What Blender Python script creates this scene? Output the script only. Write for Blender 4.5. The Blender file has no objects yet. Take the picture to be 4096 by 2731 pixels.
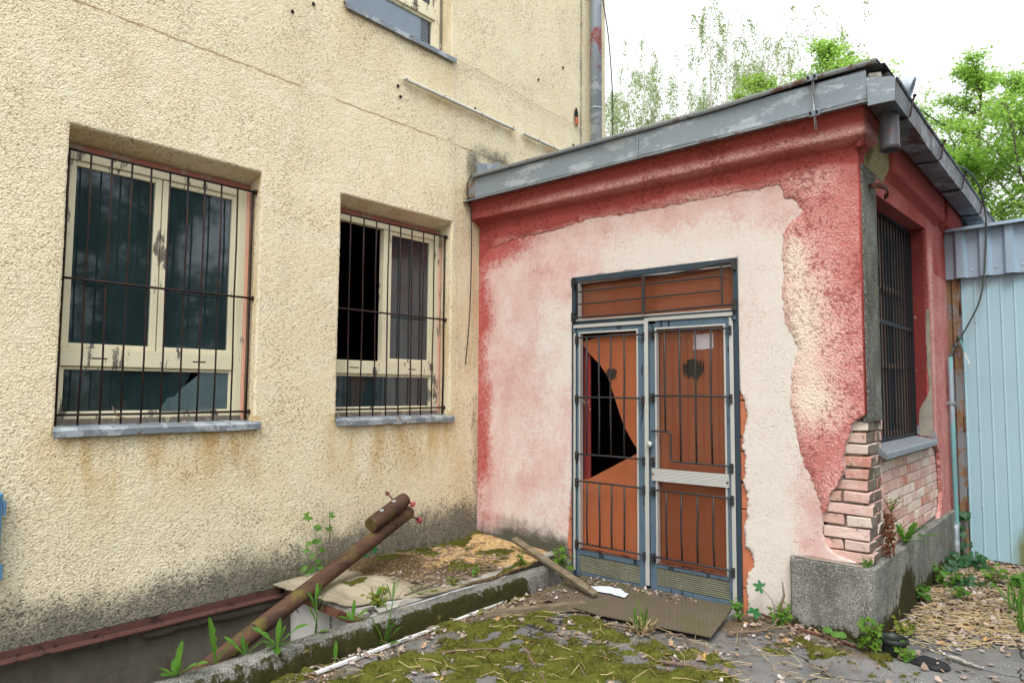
import bpy, math, random
import numpy as np
from mathutils import Vector, Matrix
from mathutils.geometry import delaunay_2d_cdt

random.seed(7)
rng = np.random.default_rng(11)
SC = bpy.context.scene
COL = SC.collection
R = math.radians

# ------------------------------------------------------------------ materials
class M:
    def __init__(s, name):
        s.mat = bpy.data.materials.new(name)
        s.mat.use_nodes = True
        s.nt = s.mat.node_tree
        s.b = s.nt.nodes['Principled BSDF']
        s.out = s.nt.nodes['Material Output']
        s._co = None
    def nd(s, typ, ins=None, **props):
        n = s.nt.nodes.new(typ)
        for k, v in props.items():
            setattr(n, k, v)
        for k, v in (ins or {}).items():
            s.put(n.inputs[k], v)
        return n
    def put(s, sock, v):
        if isinstance(v, bpy.types.NodeSocket):
            s.nt.links.new(v, sock)
        else:
            if sock.type == 'RGBA' and not hasattr(v, '__len__'):
                v = (v, v, v, 1)
            elif sock.type == 'RGBA' and len(v) == 3:
                v = (*v, 1)
            sock.default_value = v
    def co(s):
        if s._co is None:
            s._co = s.nd('ShaderNodeTexCoord').outputs['Object']
        return s._co
    def map(s, scale=(1, 1, 1), loc=(0, 0, 0), rot=(0, 0, 0), vec=None):
        return s.nd('ShaderNodeMapping', {0: vec or s.co(), 1: loc, 2: rot, 3: scale}).outputs[0]
    def noise(s, scale, detail=3, rough=.55, vec=None, dist=0):
        return s.nd('ShaderNodeTexNoise', {'Vector': vec or s.co(), 'Scale': scale, 'Detail': detail,
                                           'Roughness': rough, 'Distortion': dist}).outputs[0]
    def vor(s, scale, vec=None, feature='F1', out=0, rand=1):
        return s.nd('ShaderNodeTexVoronoi', {'Vector': vec or s.co(), 'Scale': scale, 'Randomness': rand}, feature=feature).outputs[out]
    def ramp(s, f, stops, interp='LINEAR'):
        n = s.nd('ShaderNodeValToRGB', {0: f})
        cr = n.color_ramp
        cr.interpolation = interp
        while len(cr.elements) < len(stops):
            cr.elements.new(.5)
        for e, (p, c) in zip(cr.elements, stops):
            e.position = p
            e.color = (c, c, c, 1) if not hasattr(c, '__len__') else (*c[:3], 1)
        return n.outputs[0]
    def mr(s, f, a, b, c=0., d=1., smooth=True):
        return s.nd('ShaderNodeMapRange', {0: f, 1: a, 2: b, 3: c, 4: d},
                    interpolation_type='SMOOTHSTEP' if smooth else 'LINEAR').outputs[0]
    def mix(s, f, a, b, blend='MIX'):
        n = s.nd('ShaderNodeMix', data_type='RGBA', blend_type=blend)
        s.put(n.inputs[0], f); s.put(n.inputs[6], a); s.put(n.inputs[7], b)
        return n.outputs[2]
    def math(s, op, a, b=0., clamp=False):
        n = s.nd('ShaderNodeMath', {0: a, 1: b}, operation=op)
        n.use_clamp = clamp
        return n.outputs[0]
    def sep(s, v=None):
        return s.nd('ShaderNodeSeparateXYZ', {0: v or s.co()}).outputs
    def attr(s, name):
        return s.nd('ShaderNodeAttribute', attribute_name=name).outputs['Fac']
    def rand(s):
        return s.nd('ShaderNodeNewGeometry').outputs['Random Per Island']
    def bump(s, h, strength=.5, dist=.01, normal=None):
        n = s.nd('ShaderNodeBump', {'Height': h, 'Strength': strength, 'Distance': dist})
        if normal: s.put(n.inputs['Normal'], normal)
        s.put(s.b.inputs['Normal'], n.outputs[0])
        return n.outputs[0]
    def set(s, color=None, rough=None, metal=None, spec=None):
        if color is not None: s.put(s.b.inputs['Base Color'], color)
        if rough is not None: s.put(s.b.inputs['Roughness'], rough)
        if metal is not None: s.put(s.b.inputs['Metallic'], metal)
        if spec is not None: s.put(s.b.inputs['Specular IOR Level'], spec)
        return s
    def disp(s, h, scale, mid=.5, how='BOTH'):
        n = s.nd('ShaderNodeDisplacement', {'Height': h, 'Scale': scale, 'Midlevel': mid})
        s.nt.links.new(n.outputs[0], s.out.inputs['Displacement'])
        s.mat.displacement_method = how

def roughcast(m, sc=1.0, pits=None):
    """spatter-dash plaster: rounded lumps with small deep pits between them"""
    wv = m.noise(30 * sc, 2)
    v2 = m.nd('ShaderNodeVectorMath', {0: m.co(), 1: m.nd('ShaderNodeVectorMath', {0: wv, 3: .007}, operation='SCALE').outputs[0]}, operation='ADD').outputs[0]
    b = m.vor(58 * sc, vec=v2, feature='SMOOTH_F1')
    a = m.noise(48 * sc, 2, .5, vec=v2)
    big = m.noise(14 * sc, 3, .6)
    h = m.math('ADD', m.math('MULTIPLY', a, .6), m.math('MULTIPLY', m.math('SUBTRACT', .8, b), .6))
    h = m.math('ADD', h, m.math('MULTIPLY', big, .35))
    pn = m.math('ADD', m.noise(26 * sc, 4, .72, vec=v2), m.math('MULTIPLY', m.math('SUBTRACT', m.noise(1.6 * sc, 4), .5), .42))
    pit = m.mr(pn, .43, .34)
    if pits:        # short torn hollows, wider than high, thicker in some patches
        pv = m.map((1, 1, 1.75), vec=v2, rot=(R(18), 0, 0))
        pn = m.math('ADD', m.noise(pits, 3, .6, vec=pv), m.math('MULTIPLY', m.math('SUBTRACT', m.noise(2.2, 5, .6), .5), .26))
        pit = m.mr(pn, .435, .375)
    h = m.math('SUBTRACT', h, m.math('MULTIPLY', pit, .6))
    return h, pit

def m_cream():
    m = M('cream_roughcast')
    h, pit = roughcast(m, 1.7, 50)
    x, y, z = m.sep()
    base = m.mix(m.noise(1.3, 5, .6), (.71, .62, .42), (.77, .69, .50))
    base = m.mix(m.mr(m.noise(5, 4), .5, .75), base, (.77, .71, .54))
    base = m.mix(m.mr(m.noise(2.1, 5, .7), .58, .75, 0, .22), base, (.52, .40, .21))
    base = m.mix(m.math('MULTIPLY', m.attr('ochre'), m.mr(m.noise(4, 5, .65, vec=m.map((1, 1, .25))), .38, .66)), base, (.52, .34, .12))
    base = m.mix(m.mr(m.noise(3.2, 6, .7, vec=m.map((1, 1, .12))), .50, .78, 0, .35), base, (.56, .47, .30))
    base = m.mix(m.math('MULTIPLY', pit, m.mr(m.noise(1.7, 5, .65), .35, .65, .30, .75)), base, m.mix(m.noise(4, 3), (.33, .225, .095), (.20, .135, .065)))  # pits browned: dirt, plus the shade of hollows put into the colour
    # hair crack along the floor line
    zc = m.math('ADD', z, m.math('MULTIPLY', m.math('SUBTRACT', m.noise(6, 5, .7), .5), .05))
    cl = m.math('MULTIPLY', m.mr(m.math('ABSOLUTE', m.math('SUBTRACT', zc, 3.835)), .011, .003), m.mr(m.noise(3, 3), .35, .5))
    base = m.mix(m.math('MULTIPLY', cl, .75), base, (.30, .19, .09))
    g = m.math('ADD', m.attr('grime'), m.math('MULTIPLY', m.math('SUBTRACT', m.noise(7, 9, .78, vec=m.map((1, 1, .6))), .5), 1.25))
    g = m.math('SUBTRACT', g, m.math('MULTIPLY', m.math('SUBTRACT', h, .6), .5))
    gm = m.mr(g, .25, 1.05)
    gm2 = m.math('MULTIPLY', gm, m.mr(h, .35, .95, 1., .78))
    base = m.mix(gm2, base, m.mix(m.noise(8, 5), (.075, .072, .063), (.125, .118, .098)))
    base = m.mix(m.math('MULTIPLY', m.mr(m.attr('moss'), .25, .8), m.mr(m.noise(14, 5, .7), .42, .62)), base, (.075, .08, .03))
    # grey render where the old roughcast has washed off
    m.set(base, .93, spec=.2)
    m.disp(h, .0075, .6, 'BUMP')
    return m.mat

def m_pink_coat():
    m = M('red_roughcast')
    h, pit = roughcast(m, 1.35)
    p = m.attr('paint')
    hn = m.mr(h, .35, 1.0)
    # red survives in the hollows, the tips are worn pale
    nz = m.math('MULTIPLY', m.math('SUBTRACT', m.noise(7, 7, .72), .5), .85)
    k = m.math('ADD', m.math('ADD', p, nz), m.mr(hn, 0, 1, .24, -.26, smooth=False))
    red = m.mix(m.noise(9, 3), (.46, .15, .14), (.51, .205, .185))
    red = m.mix(m.mr(p, .75, 1.), red, (.345, .075, .066))
    pale = m.mix(m.attr('cream'), (.68, .42, .38), (.72, .60, .50))
    c = m.mix(m.mr(k, .05, .75), pale, red)
    c = m.mix(m.math('MULTIPLY', pit, m.mr(p, 0, .6, .12, .35)), c, (.30, .06, .055))
    g = m.math('ADD', m.attr('grime'), m.math('MULTIPLY', m.math('SUBTRACT', m.noise(4, 6, .7), .5), .9))
    c = m.mix(m.mr(g, .35, .95), c, (.11, .09, .07))
    m.set(c, .95, spec=.06)
    m.disp(h, .011, .6, 'BUMP')
    return m.mat

def m_pink_base():
    m = M('worn_smooth_plaster')
    p = m.attr('paint')
    n = m.noise(4, 9, .78)
    f = m.noise(85, 4, .8)
    f2 = m.noise(24, 5, .75)
    k = m.math('ADD', p, m.math('ADD', m.math('MULTIPLY', m.math('SUBTRACT', n, .5), .9), m.math('ADD', m.math('MULTIPLY', m.math('SUBTRACT', f, .5), 1.5), m.math('MULTIPLY', m.math('SUBTRACT', f2, .5), .8))))
    pale = m.mix(m.noise(1.2, 5, .7), (.66, .575, .525), (.72, .685, .625))
    pinkish = m.mix(m.mr(m.noise(3.6, 7, .72), .38, .62), (.68, .52, .475), (.62, .395, .365))
    c = m.mix(m.mr(k, .12, .42), pale, pinkish)
    c = m.mix(m.mr(k, .58, .95), c, (.42, .09, .08))
    sp = m.math('MULTIPLY', m.mr(m.noise(70, 4, .75), .57, .66), m.mr(m.noise(4, 4), .35, .58))
    c = m.mix(m.math('MULTIPLY', sp, m.mr(p, .0, .4, .35, .85)), c, (.36, .12, .10))
    dark = m.math('MULTIPLY', m.mr(m.noise(120, 2), .64, .72), .35)
    c = m.mix(dark, c, (.2, .15, .12))
    g = m.math('ADD', m.attr('grime'), m.math('MULTIPLY', m.math('SUBTRACT', m.noise(8, 9, .8), .5), 1.5))
    c = m.mix(m.mr(g, .3, 1.15), c, (.085, .082, .058))
    m.set(c, .9, spec=.2)
    hh = m.math('ADD', m.math('MULTIPLY', m.noise(85, 4, .75), 1.0), m.math('MULTIPLY', m.noise(18, 5, .7), .8))
    m.bump(m.math('SUBTRACT', hh, sp), .55, .012)
    return m.mat

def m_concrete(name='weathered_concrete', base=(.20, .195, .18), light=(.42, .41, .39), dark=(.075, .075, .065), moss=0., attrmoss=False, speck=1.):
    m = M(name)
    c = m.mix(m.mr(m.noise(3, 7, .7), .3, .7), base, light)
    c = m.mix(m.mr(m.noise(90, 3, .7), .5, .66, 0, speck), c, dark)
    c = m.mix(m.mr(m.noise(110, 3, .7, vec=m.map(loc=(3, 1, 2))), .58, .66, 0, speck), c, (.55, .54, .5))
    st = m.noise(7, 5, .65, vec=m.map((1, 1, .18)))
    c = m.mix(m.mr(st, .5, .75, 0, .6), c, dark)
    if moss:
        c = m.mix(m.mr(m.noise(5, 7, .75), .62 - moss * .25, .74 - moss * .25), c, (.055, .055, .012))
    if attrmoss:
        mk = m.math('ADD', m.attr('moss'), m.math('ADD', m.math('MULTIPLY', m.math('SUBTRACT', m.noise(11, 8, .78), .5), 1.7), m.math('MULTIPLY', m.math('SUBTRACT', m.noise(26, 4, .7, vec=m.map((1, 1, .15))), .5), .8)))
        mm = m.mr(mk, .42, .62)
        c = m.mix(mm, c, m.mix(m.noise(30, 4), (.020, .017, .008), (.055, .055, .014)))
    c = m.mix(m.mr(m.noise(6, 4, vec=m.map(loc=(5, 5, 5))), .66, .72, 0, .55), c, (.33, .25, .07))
    m.set(c, .95, spec=.15)
    h = m.math('ADD', m.noise(60, 5, .7), m.math('MULTIPLY', m.noise(8, 4), 1.2))
    m.bump(h, .7, .012)
    return m.mat

def m_flaky(name, col, under, amount=.5, rough=.5, vstretch=.25, metal=0., scale=9., rust=None, bump=.25):
    """old paint on wood or metal with flakes missing and grain along z"""
    m = M(name)
    v = m.map((1, 1, vstretch))
    n = m.noise(scale, 8, .7, vec=v)
    c = m.mix(m.noise(3, 3), col, tuple(min(1, q * 1.18) for q in col))
    c = m.mix(m.mr(n, .70 - amount * .28, .74 - amount * .28), c, m.mix(m.noise(40, 3, vec=m.map((1, 1, .08))), under, tuple(q * .5 for q in under)))
    if rust:
        c = m.mix(m.mr(m.noise(scale * 1.7, 6, .7, vec=m.map((1, 1, .5), loc=(7, 2, 4))), .60, .68), c, rust)
    m.set(c, rough, metal, .3)
    m.bump(m.math('SUBTRACT', m.noise(50, 3, vec=m.map((1, 1, .1))), n), bump, .006)
    return m.mat

def m_steel(name, col, rust=(.16, .06, .03), amt=.4, rough=.55, metal=.6, scale=6, pale=None):
    m = M(name)
    n = m.noise(scale, 7, .7)
    c = m.mix(m.noise(1.7, 4), col, tuple(q * .72 for q in col))
    if pale:
        c = m.mix(m.mr(m.noise(scale * .7, 8, .75, vec=m.map((.45, 1, 1), loc=(1, 9, 3))), .50, .56), c, pale)
        c = m.mix(m.mr(m.noise(scale * 9, 4, .7), .60, .68, 0, .7), c, pale)
    c = m.mix(m.mr(n, .68 - amt * .25, .76 - amt * .25), c, m.mix(m.noise(45, 3), rust, tuple(q * .45 for q in rust)))
    m.set(c, rough, metal, .35)
    m.bump(m.math('ADD', n, m.math('MULTIPLY', m.noise(70, 3), .5)), .25, .006)
    return m.mat

def m_plain(name, col, rough=.6, metal=0., var=.25, scale=20, bump=.15):
    m = M(name)
    c = m.mix(m.noise(scale, 5, .65), tuple(q * (1 - var) for q in col), tuple(min(1, q * (1 + var)) for q in col))
    m.set(c, rough, metal, .35)
    if bump: m.bump(m.noise(scale * 3, 3), bump, .004)
    return m.mat

def m_glass(name, tint=(.62, .74, .74), dirt=.16, k=2.6, film=(.06, .115, .13), f0=.20):
    m = M(name)
    fr = m.nd('ShaderNodeFresnel', {'IOR': 1.55}).outputs[0]
    tr = m.nd('ShaderNodeBsdfTransparent', {'Color': (*tint, 1)}).outputs[0]
    gl = m.nd('ShaderNodeBsdfGlossy', {'Color': (.9, .95, 1, 1), 'Roughness': .05}).outputs[0]
    bn = m.nd('ShaderNodeBump', {'Height': m.noise(1.1, 1), 'Strength': .03, 'Distance': .02}).outputs[0]
    gln = gl.node; m.put(gln.inputs['Normal'], bn)
    mx = m.nd('ShaderNodeMixShader', {0: m.math('MULTIPLY', fr, k, True), 1: tr, 2: gl}).outputs[0]
    df = m.nd('ShaderNodeBsdfDiffuse', {'Color': (*film, 1)}).outputs[0]
    dm = m.math('ADD', m.math('MULTIPLY', m.mr(m.noise(5, 8, .75, vec=m.map((1, 1, .3))), .35, .8), dirt), f0)
    mx2 = m.nd('ShaderNodeMixShader', {0: dm, 1: mx, 2: df}).outputs[0]
    m.nt.links.new(mx2, m.out.inputs['Surface'])
    return m.mat

def m_leaf(name, c1, c2, trans=.45, rough=.45):
    m = M(name)
    r = m.rand()
    c = m.mix(r, c1, c2)
    c = m.mix(m.mr(m.noise(25, 3), .4, .7, 0, .4), c, tuple(q * .6 for q in c1))
    m.set(c, rough, 0, .3)
    t = m.nd('ShaderNodeBsdfTranslucent', {'Color': m.mix(.5, c, c2)}).outputs[0]
    mx = m.nd('ShaderNodeMixShader', {0: trans, 1: m.b.outputs[0], 2: t}).outputs[0]
    m.nt.links.new(mx, m.out.inputs['Surface'])
    return m.mat

def m_island(name, stops, rough=.85, noise=.35):
    m = M(name)
    c = m.ramp(m.rand(), stops)
    c = m.mix(m.mr(m.noise(45, 5, .7), .45, .7, 0, noise), c, (.08, .06, .045))
    m.set(c, rough, 0, .2)
    m.bump(m.noise(60, 4), .4, .006)
    return m.mat

def m_brick():
    m = M('old_brick')
    c = m.ramp(m.rand(), [(0, (.54, .31, .26)), (.25, (.62, .44, .39)), (.42, (.47, .19, .13)), (.58, (.64, .50, .45)), (.8, (.67, .60, .50)), (1, (.56, .33, .26))])
    c = m.mix(m.mr(m.noise(14, 8, .78), .44, .62, 0, .65), c, (.64, .49, .44))
    c = m.mix(m.mr(m.noise(11, 6, .75, vec=m.map(loc=(2, 3, 9))), .58, .70), c, (.13, .10, .085))
    x, y, z = m.sep()
    # grime and algae on the flank that stays wet beside the broken spout
    nx = m.sep(m.nd('ShaderNodeNewGeometry').outputs['True Normal'])[0]
    w = m.math('ADD', m.math('MULTIPLY', m.math('MULTIPLY', m.mr(nx, .3, .8), m.mr(x, 3.39, 3.41)), m.mr(y, .46, .30)), m.math('MULTIPLY', m.math('SUBTRACT', m.noise(14, 6, .75), .5), 1.1))
    c = m.mix(m.mr(w, .45, .85, 0, .85), c, (.10, .095, .075))
    m.set(c, .95, spec=.15)
    m.bump(m.math('ADD', m.noise(70, 5, .7), m.math('MULTIPLY', m.noise(18, 4), 1.4)), .7, .008)
    return m.mat

def m_panel():
    """orange fibreboard behind the door glass with the black paint dabs"""
    m = M('orange_fibreboard')
    x, y, z = m.sep()
    c = m.mix(m.noise(2.5, 5, .6), (.30, .080, .030), (.37, .115, .048))
    c = m.mix(m.mr(m.noise(5, 6, .7), .48, .72, 0, .55), c, (.27, .105, .055))
    c = m.mix(m.mr(m.noise(70, 4, .7, vec=m.map((1, 1, .4))), .60, .68, 0, .5), c, (.58, .11, .02))
    def blob(cx, cz, rx, rz, zst, thr=.9):
        dx = m.math('DIVIDE', m.math('SUBTRACT', x, cx), rx)
        dz = m.math('DIVIDE', m.math('SUBTRACT', z, cz), rz)
        d = m.math('SQRT', m.math('ADD', m.math('MULTIPLY', dx, dx), m.math('MULTIPLY', dz, dz)))
        d = m.math('ADD', d, m.math('MULTIPLY', m.math('SUBTRACT', m.noise(60, 5, .75, vec=m.map((1, 1, zst))), .5), 2.6))
        return m.mr(d, thr + .06, thr - .06)
    k = blob(2.215, 1.685, .10, .085, .16)
    c = m.mix(k, c, (.008, .008, .009))
    c = m.mix(blob(1.487, 1.655, .065, .05, .3), c, (.03, .02, .016))
    dx = m.math('SUBTRACT', x, 2.19); dz = m.math('SUBTRACT', z, 1.53)
    d = m.math('SQRT', m.math('ADD', m.math('MULTIPLY', dx, dx), m.math('MULTIPLY', dz, dz)))
    sp = m.math('MULTIPLY', m.mr(d, .09, .0), m.mr(m.noise(120, 4, .7), .52, .6))
    c = m.mix(sp, c, (.03, .015, .01))
    m.set(c, .55, 0, .3)
    m.bump(m.noise(60, 4), .15, .003)
    return m.mat

def m_ground():
    m = M('grey_slab_ground')
    x, y, z = m.sep()
    c = m.mix(m.mr(m.noise(1.8, 7, .7), .3, .7), (.10, .10, .10), (.19, .187, .18))
    c = m.mix(m.mr(m.noise(9, 6, .7), .5, .72, 0, .6), c, (.13, .10, .07))
    c = m.mix(m.math('MULTIPLY', m.mr(m.noise(120, 3, .75), .60, .64), m.mr(m.noise(2.2, 3, vec=m.map(loc=(4, 4, 4))), .42, .6)), c, (.66, .66, .68))
    cr = m.vor(1.1, vec=m.nd('ShaderNodeVectorMath', {0: m.co(), 1: m.nd('ShaderNodeVectorMath', {0: m.noise(2, 4), 3: .35}, operation='SCALE').outputs[0]}, operation='ADD').outputs[0], feature='DISTANCE_TO_EDGE')
    crk = m.mr(cr, .010, .002)
    c = m.mix(crk, c, (.03, .028, .022))
    soil = m.math('ADD', m.attr('soil'), m.math('MULTIPLY', m.math('SUBTRACT', m.noise(5, 7, .7), .5), .9))
    sm = m.mr(soil, .40, .62)
    sc = m.ramp(m.noise(45, 6, .75), [(.3, (.05, .035, .022)), (.5, (.13, .095, .06)), (.7, (.26, .20, .13))])
    c = m.mix(sm, c, sc)
    m.set(c, .93, spec=.2)
    h = m.math('ADD', m.math('MULTIPLY', m.noise(80, 5, .7), .6), m.math('SUBTRACT', m.noise(7, 4), m.math('MULTIPLY', crk, .8)))
    m.bump(h, .6, .012)
    return m.mat

def m_moss():
    m = M('moss')
    c = m.ramp(m.noise(9, 6, .7), [(.28, (.035, .024, .010)), (.40, (.090, .068, .022)), (.52, (.088, .088, .020)), (.74, (.165, .155, .036))])
    c = m.mix(m.mr(m.rand(), .0, 1., 0, .45), c, (.16, .19, .024))
    m.set(c, .95, spec=.1)
    m.bump(m.noise(150, 4, .75), .9, .01)
    return m.mat

def m_wood_post():
    m = M('brown_stained_wood')
    c = m.mix(m.mr(m.noise(14, 7, .7, vec=m.map((1, .12, .2))), .35, .65), (.055, .030, .020), (.105, .054, .034))
    c = m.mix(m.mr(m.noise(22, 6, .75, vec=m.map((1, .15, .25), loc=(3, 3, 3))), .60, .68), c, (.19, .095, .055))
    x, y, z = m.sep()
    c = m.mix(m.math('MULTIPLY', m.mr(m.noise(5, 6, .7), .52, .66), m.attr('moss')), c, (.12, .11, .02))
    c = m.mix(m.math('MULTIPLY', m.mr(m.noise(90, 3, .6, vec=m.map((1, .03, .05))), .63, .66), .9), c, (.025, .016, .01))
    m.set(c, .75, spec=.25)
    m.bump(m.noise(60, 5, .7, vec=m.map((1, .1, .15))), .4, .006)
    return m.mat

def m_ply():
    m = M('rotten_plywood')
    x, y, z = m.sep()
    n = m.math('MULTIPLY', m.math('SUBTRACT', m.noise(7, 8, .76), .5), 1.5)
    pale = m.mix(m.mr(m.noise(5, 6, .7, vec=m.map((.4, 1.6, 1))), .35, .65), (.22, .185, .125), (.36, .315, .235))
    tan = m.mix(m.mr(m.noise(34, 5, .7), .4, .62), (.32, .19, .075), (.56, .41, .21))
    brown = m.mix(m.noise(22, 6, .7), (.032, .022, .012), (.12, .078, .036))
    c = m.mix(m.mr(m.math('ADD', m.attr('tan'), n), .35, .65), pale, tan)
    c = m.mix(m.mr(m.math('ADD', m.attr('dark'), n), .35, .62), c, brown)
    c = m.mix(m.math('MULTIPLY', m.mr(m.noise(75, 4, .78), .58, .63), m.mr(m.math('ADD', m.attr('tan'), m.attr('dark')), .2, .6)), c, (.60, .47, .27))
    m.set(c, .9, spec=.15)
    m.bump(m.math('ADD', m.noise(60, 5, .7), m.math('MULTIPLY', m.noise(12, 4), 1.2)), .55, .01)
    return m.mat

def m_old_wood(name, a, b, dirx=(1, 1, .08), paint=None):
    m = M(name)
    c = m.mix(m.mr(m.noise(40, 6, .7, vec=m.map(dirx)), .35, .65), a, b)
    c = m.mix(m.mr(m.noise(8, 6, .7), .55, .75, 0, .6), c, tuple(q * .45 for q in a))
    if paint: c = m.mix(m.mr(m.noise(7, 6, .7, vec=m.map(loc=(4, 1, 1))), .45, .52), c, paint)
    m.set(c, .85, spec=.2)
    m.bump(m.noise(55, 5, .7, vec=m.map(dirx)), .5, .006)
    return m.mat

def m_plate():
    m = M('rusty_tread_plate')
    v = m.map((1, 1, 1), rot=(0, 0, R(8)))
    x, y, z = m.sep(v)
    def lines(a, per):
        f = m.math('FRACT', m.math('DIVIDE', a, per))
        return m.mr(m.math('ABSOLUTE', m.math('SUBTRACT', f, .5)), .40, .47)
    l1 = lines(m.math('ADD', x, m.math('MULTIPLY', y, .7)), .034)
    l2 = lines(m.math('SUBTRACT', x, m.math('MULTIPLY', y, .9)), .034)
    g = m.math('MAXIMUM', l1, l2)
    c = m.mix(m.noise(3.5, 6, .7), (.125, .098, .072), (.165, .135, .10))
    c = m.mix(m.mr(m.noise(2.2, 5, .65), .46, .62, 0, .8), c, (.12, .115, .05))
    c = m.mix(m.math('MULTIPLY', g, .4), c, (.05, .04, .03))
    c = m.mix(m.mr(m.noise(60, 4, .7), .62, .7, 0, .6), c, (.30, .24, .18))
    m.set(c, .75, .25, .3)
    m.bump(m.math('ADD', g, m.math('MULTIPLY', m.noise(40, 4), .4)), .35, .004)
    return m.mat

def m_shed(name, col, moss=False, metal=.15):
    m = M(name)
    c = m.mix(m.noise(1.6, 4), col, tuple(q * .88 for q in col))
    c = m.mix(m.mr(m.noise(9, 7, .75, vec=m.map((1, 1, .2))), .55, .8, 0, .35), c, tuple(q * .6 for q in col))
    if moss:
        x, y, z = m.sep()
        k = m.math('ADD', m.mr(z, .75, -.05), m.math('MULTIPLY', m.math('SUBTRACT', m.noise(5, 6, .7, vec=m.map((1, 1, .25))), .5), 1.3))
        k = m.math('MULTIPLY', k, m.mr(x, 3.78, 4.0, .35, 1.))
        c = m.mix(m.mr(k, .35, .85, 0, .9), c, (.16, .17, .03))
    m.set(c, .38, metal, .5)
    m.bump(m.noise(7, 3), .06, .01)
    return m.mat

def m_rev():
    m = M('maroon_paint')
    c = m.mix(m.noise(5, 6, .7), (.15, .022, .02), (.24, .035, .032))
    c = m.mix(m.mr(m.noise(9, 6, .7), .62, .68), c, (.42, .33, .24))
    m.set(c, .7, spec=.25); m.bump(m.noise(30, 4), .3, .006)
    return m.mat

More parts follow.
